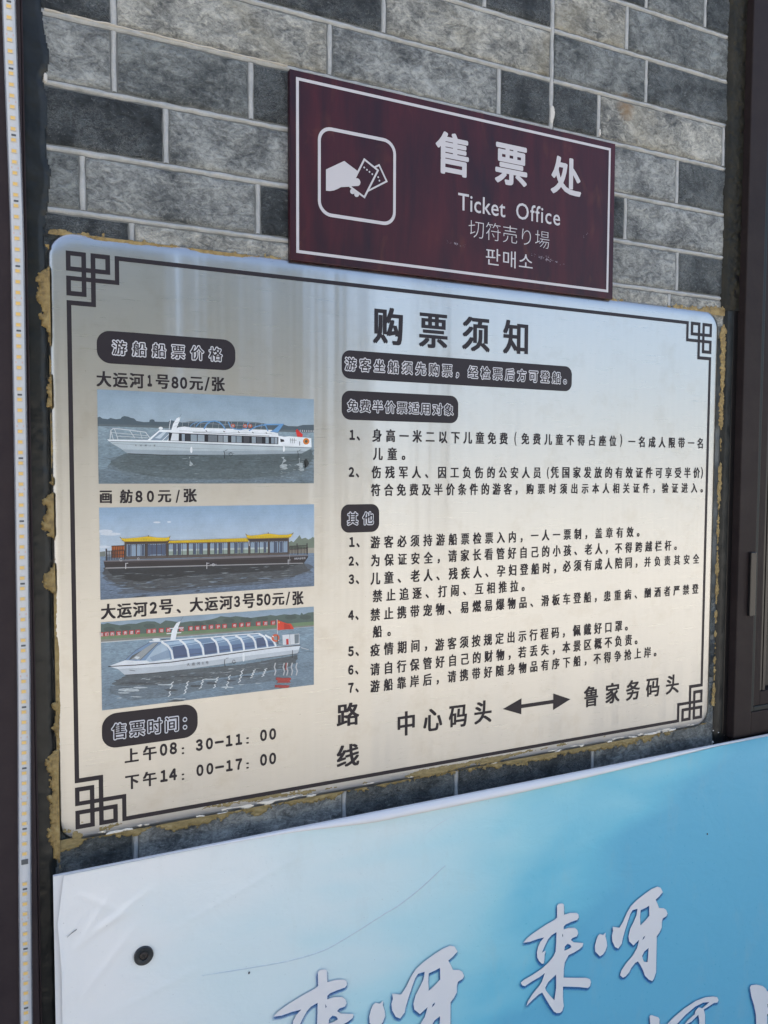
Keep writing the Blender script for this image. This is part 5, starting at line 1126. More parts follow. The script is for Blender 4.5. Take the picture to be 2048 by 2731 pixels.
# ---------------------------------------------------------------- black sealant down both ends of the wall
mbl=mat('black_sealant',(.012,.014,.016),.36,spec=.35); n=N(mbl); a=n.noise(n.pos((1,1,.35)),60,4,.5); n.set(n.b,'Normal',n.bump(a,.25,.002)); n.set(n.b,'Base Color',n.ramp(n.noise(n.pos(),30,4),[(.35,(.008,.010,.011)),(.7,(.022,.024,.024))]))
mbr2=mat('dark_olive_sealant',(.03,.03,.024),.6,spec=.25); n=N(mbr2); n.set(n.b,'Base Color',n.ramp(n.noise(n.pos((1,1,.4)),35,5,.6),[(.3,(.010,.011,.010)),(.55,(.026,.024,.017)),(.75,(.045,.037,.023))])); n.set(n.b,'Normal',n.bump(n.noise(n.pos((1,1,.4)),80,5,.6),.7,.003))
def leftfield(A,B):
    e=-.0205+.006*(fbm(A*0,B,14,2)-.5)*2+.006*np.abs(np.sin(B*38+3*fbm(A*0,B,9,2)))-.003+.004*(fbm(A,B,120,3)-.5)
    e=np.where(B<.8,-.0245+.004*(fbm(A,B,60,3)-.5),e)
    return (e-A)*9
ls=blob('black_sealant',-.0560,-.004,-.75,2.0,.0016,leftfield,WY-.002,.0042,mbl,None,rough=.16,rs=70)
tag(ls,'glossy black sealant strip with ragged edge between the LED post and the brick wall','sealant')
def rightfield(A,B):
    e=1.1715+.0045*(fbm(A*0,B,16,3)-.5)*2+.004*(fbm(A,B,90,3)-.5); return (A-e)*9
rs=blob('dark_sealant',1.160,1.222,.79,2.0,.0018,rightfield,WY-.0015,.006,mbr2,None,rough=.4,rs=110)
tag(rs,'dark olive brown sealant smeared between bricks and window frame, above the notice board','sealant')
rs=blob('black_sealant',1.155,1.222,-.30,.79,.0018,lambda A,B:(A-1.1790-.002*(fbm(A,B,60)-.5))*9,WY-.0015,.004,mbl,None,rough=.16,rs=70)
tag(rs,'black sealant strip between the notice board right edge and the brown window frame','sealant')
# ---------------------------------------------------------------- brown post with LED strip, left
mpo=mat('brown_paint',(.045,.036,.038),.55,spec=.18); n=N(mpo); n.set(n.b,'Base Color',n.ramp(n.noise(n.pos(),25,5,.65),[(.3,(.028,.020,.024)),(.7,(.038,.028,.031))])); n.set(n.b,'Normal',n.bump(n.noise(n.pos(),300,3),.12,.001))
post=empty('metal_post','dark brown painted post left of the bricks, carrying the LED strip','post',(-.2,.0,GZ))
box('post_shaft',-.34,-.0480,-.014,.045,GZ-.05,2.6,mpo,post,.0018); box('edge_bead',-.0476,-.0452,-.0095,.004,GZ,2.6,mpo,post,.0006)
led=empty('led_strip','unlit white LED strip in a clear sleeve running down the brown post','LED strip',(-.058,-.0145,-.3))
mpcb=mat('white_flex_board',(.60,.61,.63),.35,coat=.3); msl=mat('clear_sleeve',(.50,.52,.58),.16,spec=.6); n=N(msl); n.b.inputs['Alpha'].default_value=.42
mph=mat('phosphor_yellow',(.80,.54,.17),.4,coat=.3); mch=mat('chip_housing',(.56,.52,.48),.4); mres=mat('resistor_grey',(.09,.10,.11),.4); mcu=mat('solder_pad',(.62,.48,.44),.35)
LC=[(-.0628,1.60),(-.0612,1.18),(-.0605,1.0452),(-.0597,.9794),(-.0585,.9132),(-.0562,.77),(-.0570,.62),(-.0575,.4568),(-.0592,.1959),(-.0626,-.037),(-.0645,-.2359),(-.0652,-.45)]
zl=[p[1] for p in LC][::-1]; xl=[p[0] for p in LC][::-1]
lx=lambda z: float(np.interp(z,zl,xl))
def strip(name,w,h,y,m,z0=-.42,z1=1.55,ns=140,round_=True):
    v=[];f=[];pr=[(-.5,0),(-.5,.6),(-.38,1),(.38,1),(.5,.6),(.5,0)] if round_ else [(-.5,0),(-.5,1),(.5,1),(.5,0)]
    for i in range(ns+1):
        z=z0+(z1-z0)*i/ns; 
        x=sum(lx(z+d) for d in (-.04,-.02,0,.02,.04))/5
        for a,b in pr: v.append((x+a*w,y-b*h,z))
    k=len(pr)
    for i in range(ns):
        for j in range(k-1): f.append((i*k+j,i*k+j+1,(i+1)*k+j+1,(i+1)*k+j)[::-1])
    return mesh(name,v,f,m,led,smooth=True)
lxs=lambda z: sum(lx(z+d) for d in (-.04,-.02,0,.02,.04))/5
strip('clear_sleeve',.0156,.0042,-.0142,msl); strip('flex_board',.0122,.0009,-.0176,mpcb,round_=False)
def chipmesh():
    v=[];f=[];mi=[]
    def bx(x0,x1,y0,y1,z0,z1,mm):
        k=len(v); v.extend([(x0,y0,z0),(x1,y0,z0),(x1,y0,z1),(x0,y0,z1),(x0,y1,z0),(x1,y1,z0),(x1,y1,z1),(x0,y1,z1)])
        for q in BOXF: f.append(tuple(k+i for i in q)); mi.append(mm)
    bx(-.0036,.0034,-.0011,0,-.0025,.0025,0); bx(-.0027,.0021,-.00125,-.0010,-.0018,.0019,1)
    return v,f,mi
v,f,mi=chipmesh(); pitch=.01312; i=0; z=-.405; first=None
gap=-.030  # end-of-segment components
while z<1.54:
    if gap-.012<z<gap+.012: z+=pitch; i+=1; continue
    if first is None:
        first=mesh('led_chip',v,f,[mch,mph],led,mi); first.data.transform(Matrix.Translation(led.location)); o=first
    else: o=first.copy(); link(o,led)
    o.location=Vector((lxs(z),-.0185,z))-led.location
    if i%6==2:
        r=box('resistor',-.0026,.0026,-.0006,0,-.0011,.0011,mres,None); r.parent=led; r.location=Vector((lxs(z+pitch*.46),-.0186,z+pitch*.46))-led.location
    if i%6==5:
        for s in (-1,1):
            r=box('solder_pad',-.0007,.0007,-.00015,0,-.0012,.0012,mcu,None); r.parent=led; r.location=Vector((lxs(z)+s*.0036,-.01855,z+pitch*.5))-led.location
    z+=pitch; i+=1
r=box('rectifier',-.0040,.0040,-.0014,0,-.003,.003,mres,None); r.parent=led; r.location=Vector((lxs(gap+.008),-.0186,gap+.008))-led.location
# ---------------------------------------------------------------- brushed steel notice board
board=empty('notice_board','large brushed steel board of ticket rules and boat prices mounted on the brick wall','sign',(0,0,0))
mst=mat('brushed_steel',(.66,.66,.64),.36,1.0); n=N(mst)
n.b.inputs['Anisotropic'].default_value=.62; n.b.inputs['Anisotropic Rotation'].default_value=.25
uvn=n.n('ShaderNodeTangent',direction_type='UV_MAP'); n.t.links.new(uvn.outputs[0],n.b.inputs['Tangent'])
br1=n.noise(n.pos((3,1,260)),12,5,.7); br2=n.noise(n.pos((1.2,1,90)),8,4,.6); str_=n.noise(n.pos((1,1,.03)),13,3,.55); str2=n.noise(n.pos((1,1,.02),(5,0,0)),3.2,2,.5)
cst=n.mix(br1,(.475,.475,.468,1),(.60,.60,.592,1)); 
grime=n.ramp(n.noise(n.pos(),16,6,.7),[(.52,0.0),(.8,.45)]); cst=n.mix(grime,cst,(.40,.37,.32,1)); cst=n.mix(n.ramp(n.noise(n.pos(),300,2,.5),[(.74,0.0),(.78,.6)]),cst,(.12,.11,.10,1))
n.set(n.b,'Base Color',cst)
n.set(n.b,'Roughness',n.math('ADD',n.math('MULTIPLY',br2,.10),.24))
b1=n.bump(br1,.06,.0001); b2=n.bump(str_,.38,.008,b1); b3=n.bump(str2,.42,.045,b2); n.set(n.b,'Normal',b3)
def plate():
    x0,x1,z0,z1=-.0228,1.1620,-.0182,.7845; R=.034; n_=14
    rings=[(0,.0072),(.0004,.0050),(.0035,.0022),(.0085,.0008),(.0150,.0002),(.0220,0.0)]
    v=[];f=[];k=None
    for ins,y in rings:
        p=rrect(x0+ins,z0+ins,x1-ins,z1-ins,max(R-ins,.006),n_); k=len(p); v+=[(a,y,b) for a,b in p]
    for r in range(len(rings)-1):
        for i in range(k): f.append((r*k+i,(r+1)*k+i,(r+1)*k+(i+1)%k,r*k+(i+1)%k))
    L=(len(rings)-1)*k; f.append(tuple(range(L,L+k))[::-1])
    f=[q[::-1] for q in f]
    o=mesh('steel_plate',v,f,mst,board,smooth=True); me=o.data
    uv=me.uv_layers.new(name='UVMap')
    for l in me.loops: c=me.vertices[l.vertex_index].co; uv.data[l.index].uv=(c.x,c.z)
    return o
pl=plate()
# check winding: the big face must look to -Y
if pl.data.polygons[-1].normal.y>0: pl.data.flip_normals()
mink=mat('vinyl_black',(.024,.019,.025),.42,spec=.32); n=N(mink); n.set(n.b,'Roughness',n.math('ADD',n.math('MULTIPLY',n.noise(n.pos(),40,4),.2),.34))
mwt=mat('vinyl_white',(.66,.66,.70),.4)
# meander border; unit cells read off the corner motif
W_,H_=1.14,.75986
HX=[0,.0056,.0186,.0243,.0299,.0357,.0480,.0539,.0597,.0652]       # stations of the motif across
HZ=[0,.0058,.0196,.0253,.0317,.0373,.0508,.0568,.0628,.0688]
def motif(sx,sz):
    fx=(lambda a:a) if sx else (lambda a:W_-a); fz=(lambda a:H_-a) if sz else (lambda a:a)
    t=[]; X0,Z0=HX,HZ
    def r(a,b,c,d): t.append((a,b,c,d))
    x,z=X0,Z0
    # three squares
    for (xa,xb,xc,xd),(za,zb_,zc_,zd) in (((x[0],x[1],x[2],x[3]),(z[0],z[1],z[2],z[3])),((x[4],x[5],x[6],x[7]),(z[0],z[1],z[2],z[3])),((x[0],x[1],x[2],x[3]),(z[4],z[5],z[6],z[7]))):
        r(xa,za,xd,zb_); r(xa,zc_,xd,zd); r(xa,zb_,xb,zc_); r(xc,zb_,xd,zc_)
    # crossing bars that carry on to the border line
    r(x[2],z[3],x[3],z[4]); r(x[4],z[3],x[5],z[9]-.0); r(x[3],z[2],x[4],z[3]); r(x[3],z[4],x[4],z[5]); r(x[5],z[4],x[9],z[5])
    r(x[8],z[0],x[9],z[4]); r(x[0],z[8],x[4],z[9])
    return [(min(fx(a),fx(c)),min(fz(b),fz(d)),max(fx(a),fx(c)),max(fz(b),fz(d))) for a,b,c,d in t]
Y1=-.00035
for sx in (1,0):
    for sz in (1,0): quads('corner_motif',motif(sx,sz),Y1,mink,board)
bw=HX[1]; bh=HZ[1]
quads('border_line',[(HX[9],H_-bh,W_-HX[9],H_)],Y1,mink,board); quads('border_line',[(HX[9],0,W_-HX[9],bh)],Y1,mink,board)
quads('border_line',[(0,HZ[9],bw,H_-HZ[9])],Y1,mink,board); quads('border_line',[(W_-bw,HZ[9],W_,H_-HZ[9])],Y1,mink,board)
for x0,z0,x1,z1,r in [(.3818,.6172,.8108,.6598,.014),(.3818,.5558,.5842,.5996,.014),(.3810,.3850,.4446,.4280,.013),(.0358,.6192,.2202,.6618,.017),(.0350,.1034,.1630,.1510,.019)]:
    flat_poly('heading_plaque',rrect(x0,z0,x1,z1,r),Y1,mink,board)
cap={'o':0}
KW={'购票须知':.90,'游船船票价格':.93,'游客坐船须先购票，经检票后方可登船。':.92,'免费半价票适用对象':.95,'其他':.9,'售票时间：':.9,'中心码头':.86,'鲁家务码头':.86}
for s,xl_,xr_,zb_,zt_,st in TEXT:
    k_=KW.get(s,(.80 if s[0] in '０１２３４５６７８９' else .88) if xl_<.33 else .80)
    if st=='o':
        fit_text('lettering_outline',s,xl_,xr_,zb_,zt_,Y1-.0003,mwt,board,.084,k_,.084,14); fit_text('lettering',s,xl_,xr_,zb_,zt_,Y1-.0006,mink,board,.016,k_,.084)
    else:
        fit_text('lettering',s,xl_,xr_,zb_,zt_,Y1,mink,board,(.078 if s=='１' else .052) if s[0] in '０１２３４５６７８９' else {'b':.030,'m':.040 if xl_<.33 else .034,'t':.012}[st],k_,None,8 if s[0] in '０１２３４５６７８９' else 4)
ar=[(.6769,.0768),(.7148,.0908),(.7148,.0800),(.7820,.0800),(.7820,.0912),(.8194,.0765),(.7820,.0618),(.7820,.0735),(.7148,.0735),(.7148,.0630)]
place(poly_arr([ar]),'arrow',Y1,mink,board)
# printed boat pictures
mpr=mat('photo_print',(.5,.5,.5),.30,spec=.5); n=N(mpr); at=n.n('ShaderNodeAttribute',attribute_name='Col'); gr=n.noise(n.pos(),900,2); blot=n.noise(n.pos(),45,4)
n.set(n.b,'Base Color',n.mix(1.0,at.outputs[0],n.ramp(n.math('ADD',n.math('MULTIPLY',gr,.4),n.math('MULTIPLY',blot,.6)),[(.3,.84),(.7,1.14)]),'MULTIPLY'))
mwa=mat('photo_print_water',(.5,.5,.5),.30,spec=.5); n=N(mwa); at=n.n('ShaderNodeAttribute',attribute_name='Col'); w1=n.noise(n.pos((1,1,4.2)),170,6,.72,.6); w2=n.noise(n.pos((1,1,2.2),(2,0,0)),38,4,.6,.8)
wf=n.math('ADD',n.math('MULTIPLY',w1,.72),n.math('MULTIPLY',w2,.28)); n.set(n.b,'Base Color',n.mix(1.0,at.outputs[0],n.ramp(wf,[(.32,.50),(.46,.86),(.55,1.08),(.70,1.7)]),'MULTIPLY'))
mpt=mat('print_white',(.70,.69,.69),.35)
def ink(c):
    r,g,b=lin(c)[:3]
    if b>r*1.08 and max(r,g,b)>.06: L_=.3*r+.5*g+.2*b; r,g,b=[L_+(v-L_)*.72+.022 for v in (r,g,b)]
    return tuple(min(1,v*1.12) for v in (r,g,b))+(1,)
def picture(num,shapes,label,cz):
    V=[];F=[];MI=[];CO=[];y=-.00030
    zlo,zhi={'1':(.4598,.5847),'2':(.3062,.4291),'3':(.1566,.2759)}[num]
    def put(pts,c,mi,y):
        pts=[(min(max(a,.0355),.3379),min(max(b,zlo),zhi)) for a,b in pts]
        if max(a for a,b in pts)-min(a for a,b in pts)<1e-6 or max(b for a,b in pts)-min(b for a,b in pts)<1e-6: return
        i0=len(V); V.extend([(a,y,b) for a,b in pts]); F.append(tuple(range(i0,i0+len(pts)))); MI.append(mi); CO.append(c)
    for kind,c,fl,w in shapes:
        pts=[(fl[i]/1e4,fl[i+1]/1e4) for i in range(0,len(fl),2)]
        if kind=='S':
            n_,l0,l1,t0,t1=w; (xa,za),(xb,zb_)=pts
            for i in range(int(n_)):
                y-=.0000015; x=random.uniform(xa,xb); z=random.uniform(min(za,zb_),max(za,zb_)); a=random.uniform(l0,l1)/1e4; b=random.uniform(t0,t1)/1e4; j=lambda:random.uniform(-.3,.3)*b
                x=min(max(x,xa+a),xb-a)
                put([(x-a,z+j()),(x-a*.4,z+b*.5+j()),(x+a*.3,z+b*.4+j()),(x+a,z+j()),(x+a*.35,z-b*.5+j()),(x-a*.35,z-b*.5+j())],ink(random.choice(c)),1,y)
            continue
        y-=.0000042; c=ink(c)
        if kind=='s':
            hw=w*.5*.00021
            for (ax,az),(bx_,bz) in zip(pts[:-1],pts[1:]):
                dx,dz=bx_-ax,bz-az; l=math.hypot(dx,dz) or 1e-6; nx,nz=-dz/l*hw,dx/l*hw; ex,ez=dx/l*hw*.4,dz/l*hw*.4; y-=.0000004
                put([(ax-nx-ex,az-nz-ez),(bx_-nx+ex,bz-nz+ez),(bx_+nx+ex,bz+nz+ez),(ax+nx-ex,az+nz-ez)],c,0,y)
        else: put(pts,c,1 if kind=='w' else 0,y)
    # face towards -Y
    Fo=[]
    VA=np.array(V)
    for q in F:
        a,b,d=VA[q[0]],VA[q[1]],VA[q[2]]; Fo.append(q if np.cross(b-a,d-a)[1]<0 else q[::-1])
    o=mesh('boat_picture',V,Fo,[mpr,mwa],board,MI); o['label']=label
    ca=o.data.color_attributes.new('Col','FLOAT_COLOR','CORNER'); arr=[]
    for p_,c in zip(o.data.polygons,CO): arr+=list(c)*p_.loop_total
    ca.data.foreach_set('color',arr); return o
pic={}
pic['1']=picture('1',PICS['1'],'printed picture of a white river cruiser with a blue roof rail',0)
pic['2']=picture('2',PICS['2'],'printed picture of a dark barge with yellow tiled roofs',0)
pic['3']=picture('3',PICS['3'],'printed picture of a glass domed white boat before red slogan boards',0)
for s,xl_,xr_,zc,h in BOATNAME:
    fit_text('boat_name',s,xl_,xr_,zc-h*.42,zc+h*.42,-.0026,mwt if '京' in s else mink,pic['2' if '京' in s else ('1' if '1' in s else '3')],.01,.9)
for ch,x,z in SLOGAN: fit_text('slogan_letter',ch,x-.0020,x+.0022,z-.0021,z+.0024,-.0024,mpt,pic['3'],.02,.9)
# ---------------------------------------------------------------- yellow glue and filler round the board
mgl=mat('yellow_foam_glue',(.42,.29,.10),.6); n=N(mgl); a=n.noise(n.pos(),120,5,.65); n.set(n.b,'Base Color',n.ramp(a,[(.28,(.15,.105,.045)),(.5,(.30,.21,.078)),(.75,(.40,.31,.14))])); n.set(n.b,'Normal',n.bump(a,.35,.0015))
mgl2=mat('dried_glue_film',(.40,.31,.14),.55); n=N(mgl2); a=n.noise(n.pos((1,1,3)),70,5,.65); n.set(n.b,'Base Color',n.ramp(a,[(.3,(.16,.125,.055)),(.52,(.26,.20,.085)),(.75,(.38,.31,.17))])); n.set(n.b,'Normal',n.bump(a,.3,.001))
mwp=mat('white_filler',(.72,.69,.62),.5)
foam=empty('foam_glue','dried yellow foam glue squeezed out along the edges of the steel notice board','glue')
def band(A,B,s1,s2,w1=.5): return w1*fbm(A,B,s1,4)+(1-w1)*fbm(A,B,s2,4)
def smears(name,*a,**k): o=blob(name,*a,**k); o['kind']='stuff'; return o
def wander(t,s_,lo,hi,sd=0): return lo+(hi-lo)*np.clip((fbm(t+sd,t*0+sd,s_,3)-.36)*3.2,0,1)
def jit(A,B,a=.004,s_=110): return a*(fbm(A,B,s_,3)-.5)+a*.5*(fbm(A,B,320,2)-.5)
# left edge: separate flaps of glue on the black sealant
smears('glue_left',-.036,-.0195,-.052,.765,.0008,lambda A,B:(wander(B,24,-.0085,.0105,3)+.004*(fbm(A*0,B,7,2)-.5)+jit(A,B,.013,75)-(-.0215-A))*10,WY-.0070,.0022,mgl,foam,.25,150)
smears('glue_top',-.020,.33,.779,.793,.0008,lambda A,B:(wander(A,26,-.001,.0058,1)+jit(A,B,.010,90)-(B-.783)-np.clip(A-.14,0,1)*.03)*14,WY-.0036,.0012,mgl,foam,.25,150)
smears('glue_top',.885,1.176,.778,.808,.0009,lambda A,B:(wander(A,20,-.004,.003,5)+np.clip(A-1.10,0,.05)*.26+jit(A,B,.012,90)-(B-.783))*12,WY-.0035,.0020,mgl,foam,.25,150)
smears('glue_right',1.161,1.186,.02,.792,.0010,lambda A,B:(wander(B,22,-.003,.0042,7)+np.clip(B-.35,0,.4)*.006+jit(A,B,.009,80)-np.abs(A-(1.1728+.004*(fbm(A*0,B,7,3)-.5))))*14,WY-.0064,.0020,mgl,foam,.25,150)
smears('glue_bottom',-.0245,1.170,-.054,-.012,.0009,lambda A,B:(wander(A,19,.0005,.0085,9)+.006*np.exp(-((A+.022)/.02)**2)+jit(A,B,.015,85)-(-.0182-B)-np.clip(A-1.0,0,1)*.03)*12,WY-.0035,.0015,mgl2,foam,.25,150)
# smears lying on the plate itself
smears('glue_smear',.03,1.13,-.0148,.0075,.0008,lambda A,B:(wander(A,7,-.003,.0060,11)+jit(A,B*3,.010,40)-np.abs(B-(-.0055+.0035*np.sin(A*9))))*14,.0000,.0006,mgl2,board,.2,150)
smears('filler_smear',.02,1.12,-.0150,.004,.0008,lambda A,B:.5*fbm(A+9,B*6,8,4)+.5*fbm(A+4,B*5,60,4)-.505-np.abs(B+.0085)*16,.0012,.0005,mwp,board,.2,150)
smears('glue_smear',-.0215,-.004,-.010,.775,.0008,lambda A,B:(wander(B,6,-.004,.0075,13)+jit(A*3,B,.005,40)-(A+.0215))*12,.0018,.0008,mgl,board,.2,150)
smears('glue_smear',-.012,.36,.7695,.7825,.0008,lambda A,B:(wander(A,14,-.006,.0065,15)+.003*np.exp(-((A-.02)/.03)**2)+jit(A,B*2,.005,50)-(.7828-B))*12,.0016,.0008,mgl,board,.2,150)
smears('glue_smear',-.018,.030,-.014,.030,.0008,lambda A,B:band(A,B,40,110)-.52-((A-.002)**2+(B-.001)**2)**.5*4.2,.0006,.0006,mgl2,board,.2,150)
# ---------------------------------------------------------------- ticket office sign
ts=empty('ticket_office_sign','dark red wood-grain ticket office sign with white hand and tickets pictogram','sign')
mrd=mat('red_wood_grain',(.06,.02,.028),.28,spec=.28); n=N(mrd); g1=n.noise(n.pos((5,1,.9)),5,5,.6,.4); g2=n.noise(n.pos((160,1,5)),3,5,.7); g3=n.noise(n.pos((6,1,3),(4,0,1)),4,3,.6,.8)
gg=n.math('ADD',n.math('MULTIPLY',g1,.86),n.math('MULTIPLY',g2,.14)); c=n.ramp(gg,[(.30,(.020,.009,.016)),(.46,(.042,.011,.017)),(.60,(.062,.013,.019)),(.74,(.085,.018,.020))])
c=n.mix(n.ramp(g3,[(.60,0.0),(.80,.55)]),c,(.115,.040,.026,1)); n.set(n.b,'Base Color',c)
scf=n.noise(n.pos((1,1,1),(0,0,3)),120,4,.7); n.set(n.b,'Roughness',n.math('ADD',n.math('MULTIPLY',g2,.12),.24))
rp=box('panel',.3003,.8950,-.0030,.0074,.7822,1.0496,mrd,ts,.0008)
mwl=mat('sign_white',(.56,.54,.56),.35); RYs=-.00345
x0,x1,z0,z1=.3096,.8845,.7930,1.0401; b_=.0043
quads('border_line',[(x0,z1-b_,x1,z1),(x0,z0,x1,z0+b_),(x0,z0+b_,x0+b_,z1-b_),(x1-b_,z0+b_,x1,z1-b_)],RYs,mwl,ts)
for s,xl_,xr_,zb_,zt_,st in RTEXT:
    if st=='s':
        for sp_ in (1.0,): _TC[(s,sp_)]=text_arr(s,-.014,4,sp_)
        c_,f_=_TC[(s,1.0)]; lo_,hi_=c_.min(0),c_.max(0); c_=c_.copy(); c_[:,0]=xl_+(c_[:,0]-lo_[0])*(xr_-xl_)/(hi_[0]-lo_[0]); c_[:,1]=zb_+(c_[:,1]-lo_[1])*(zt_-zb_)/(hi_[1]-lo_[1]); place((c_,f_),'lettering',RYs,mwl,ts); continue
    fit_text('lettering',s,xl_,xr_,zb_,zt_,RYs,mwl,ts,0.0 if s=='판매소' else {'b':.026,'t':.006,'s':0.0}[st],1.12 if s=='판매소' else {'b':1,'t':.9,'s':.88}[st],None,12)
S4=lambda l:[(a/1e4,b/1e4) for a,b in l]
place(poly_arr([rrect(.3428,.8510,.4690,.9795,.021),rrect(.3473,.8560,.4645,.9745,.0165)]),'pictogram_frame',RYs,mwl,ts)
def ring(name,l,hw,y):
    q=[]
    n_=len(l); vi=[];vo=[]
    for i in range(n_):
        p0=Vector(l[i-1]);p1=Vector(l[i]);p2=Vector(l[(i+1)%n_]); d1=(p1-p0).normalized();d2=(p2-p1).normalized(); n1=Vector((-d1.y,d1.x));n2=Vector((-d2.y,d2.x)); b=(n1+n2)/max(.3,(1+n1.dot(n2)))
        vi.append(p1+b*hw);vo.append(p1-b*hw)
    v=[(a.x,y,a.y) for a in vi+vo]; f=[(i,(i+1)%n_,n_+(i+1)%n_,n_+i) for i in range(n_)]
    return mesh(name,v,f,mwl,ts)
PB=S4(PICTO['back']);PT=S4(PICTO['ticket'])
mrp=mat('red_cover',(.045,.016,.024),.28)
ring('ticket_outline',PB,.0013,RYs); flat_poly('ticket_face',PT[::-1],RYs-.0002,mrd,ts); ring('ticket_outline',PT,.0014,RYs-.0004)
place(poly_arr([S4(PICTO['hand'])]),'hand_symbol',RYs-.0006,mwl,ts)
for l in PICTO['fing']: flat_poly('finger_symbol',S4(l)[::-1],RYs-.0001,mwl,ts)
for a,b in PICTO['dots']: flat_poly('ticket_dot',[(a/1e4+.0014*math.cos(t_),b/1e4-.0014*math.sin(t_)) for t_ in np.linspace(0,2*math.pi,9)[:-1]],RYs-.0005,mwl,ts)
msc=mat('pale_scuff',(.26,.22,.26),.7)
for x0,x1,z0,z1,cx,cz,ax,az in [(.55,.61,.825,.85,.578,.8375,.018,.004),(.72,.80,.82,.85,.755,.836,.034,.005),(.81,.86,.87,.905,.838,.888,.012,.003)]:
    blob('scuff',x0,x1,z0,z1,.0007,lambda A,B,cx=cx,cz=cz,ax=ax,az=az:.5*fbm(A,B,300,3)+.5*fbm(A,B,900,2)-.62-.09*(((A-cx)/ax)**2+((B-cz-(A-cx)*(.6 if cx>.8 else -.12))/az)**2),-.0031,.0002,msc,ts)
# ---------------------------------------------------------------- blue banner over its white board
ban=empty('banner_board','glossy blue and white printed banner with brush lettering, below the notice board','banner',(.6,-.03,-.5))
mbw=mat('foam_board_white',(.76,.76,.77),.5)
BL,BR,BT,BB=-.0297,2.1,-.0440,-1.0
def top(x): return BT-.0012*max(0,x)/.5*.6
bb=mesh('backing_board',[(BL,-.0290,BB),(BR,-.0290,BB),(BR,-.0290,top(BR)),(BL,-.0290,top(BL)),(BL,-.0240,BB),(BR,-.0240,BB),(BR,-.0240,top(BR)),(BL,-.0240,top(BL))],BOXF,mbw,ban)
msh=mat('printed_sheet',(.5,.7,.8),.22,spec=.5,coat=.35); n=N(msh); n.b.inputs['Coat Roughness'].default_value=.16
gp=n.n('ShaderNodeNewGeometry'); sx=n.n('ShaderNodeSeparateXYZ',{'Vector':gp.outputs['Position']}); px,pz=sx.outputs[0],sx.outputs[2]
d0=n.noise(n.n('ShaderNodeMapping',{'Vector':n.pos(),'Rotation':(0,.6,0),'Scale':(1,1,2.4)}).outputs[0],3.2,3,.45,.3)
t=n.math('ADD',n.math('MULTIPLY',px,.86),n.math('MULTIPLY',n.math('SUBTRACT',d0,.5),.62)); t=n.math('SUBTRACT',t,n.math('MULTIPLY',n.math('MULTIPLY',n.math('ADD',pz,.05),n.math('MAXIMUM',px,.18)),1.35))
c=n.ramp(t,[(.08,(.87,.87,.86)),(.30,(.76,.84,.85)),(.48,(.53,.78,.84)),(.68,(.28,.67,.79)),(.88,(.07,.51,.72)),(1.0,(.012,.38,.63))])
# a paler, greener cast low on the left
gl=n.math('MULTIPLY',n.ramp(n.math('ADD',n.math('MULTIPLY',px,2.2),n.math('MULTIPLY',pz,-1.0)),[(.25,0.0),(.7,1.0)]),.25); c=n.mix(gl,c,(.50,.78,.84,1))
spk=n.ramp(n.noise(n.pos(),330,2,.5),[(.74,0.0),(.78,.55)]); drt=n.ramp(n.noise(n.pos((1,1,.35)),22,6,.7),[(.55,0.0),(.8,.16)]); c=n.mix(drt,c,(.52,.52,.48,1)); c=n.mix(spk,c,(.16,.17,.18,1)); n.set(n.b,'Base Color',c)
rr=n.noise(n.pos(),160,4,.7); wv=n.noise(n.pos((1,1,1.5)),11,4,.55,.5)
bA=n.bump(wv,.25,.006); bB=n.bump(rr,.10,.0006,bA); n.set(n.b,'Normal',bB); n.set(n.b,'Coat Normal',bA); n.set(n.b,'Roughness',n.math('ADD',n.math('MULTIPLY',rr,.16),.22))
SL=[(a/1e4,b/1e4) for a,b in SHEET_LEFT]; slz=[b for a,b in SL][::-1]; slx=[a for a,b in SL][::-1]
CT=[(a/1e4,b/1e4) for a,b in CURL_TOP]; CLo=[(a/1e4,b/1e4) for a,b in CURL_LOW]
def xleft(z): return float(np.interp(z,slz,slx))
# smooth curl depth below the board's top edge, as a function of x
clx=[.0,.12]+[a for a,b in CLo]+[2.2]; cld=[.0006,.0008]+[max(.0004,top(a)-b) for a,b in CLo]+[.0004]
def curl(x): return float(np.interp(x,clx,cld))
nx,nz=330,200; V=[];F=[]
sg,tg=np.meshgrid(np.linspace(0,1,nx+1),np.linspace(0,1,nz+1)); tg=tg**1.5; e_=1.7
def grid_x(xl_): return xl_+(BR-xl_)*sg**e_
def topv(x): return BT-.00144*np.maximum(0,x)
x0_=grid_x(BL); zt_=topv(x0_)-np.interp(x0_,clx,cld); z_=zt_+(BB-zt_)*tg; xl_=np.interp(z_,slz,slx); x_=grid_x(xl_)
d=-.00045-.0012*fbm(x_,z_,5,3)
for (cx,cz,ang,ln_,am) in ((-.012,-.150,.55,.13,.0030),(-.008,-.150,.95,.09,.0022),(.0,-.215,.85,.12,.0028),(.005,-.13,.30,.08,.0018),(-.005,-.07,-.6,.07,.0016),(.02,-.25,.25,.16,.0016),(.10,-.16,.35,.25,.0014)):
    ux,uz=math.cos(ang),math.sin(ang); al=(x_-cx)*ux+(z_-cz)*uz; ac=-(x_-cx)*uz+(z_-cz)*ux
    d=d-np.where((al>0)&(al<ln_),am*.42*np.exp(-(ac/.0045)**2)*np.sin(np.clip(al/ln_,0,1)*math.pi)**.7,0)
rr_=np.hypot(x_-.081,z_+.1775); d=d+.0016*np.exp(-(rr_/.017)**2)
d=d-.0038*np.exp(-np.maximum(0,x_-xl_)/.007)*(.35+.65*np.exp(-((z_+.16)/.05)**2))
d=d-np.where(tg<.1,.0014*np.exp(-tg/.012)*np.where(x_>.3,1,.5),0)
V=np.stack([x_.ravel(),(-.0290+d).ravel(),z_.ravel()],1).tolist()
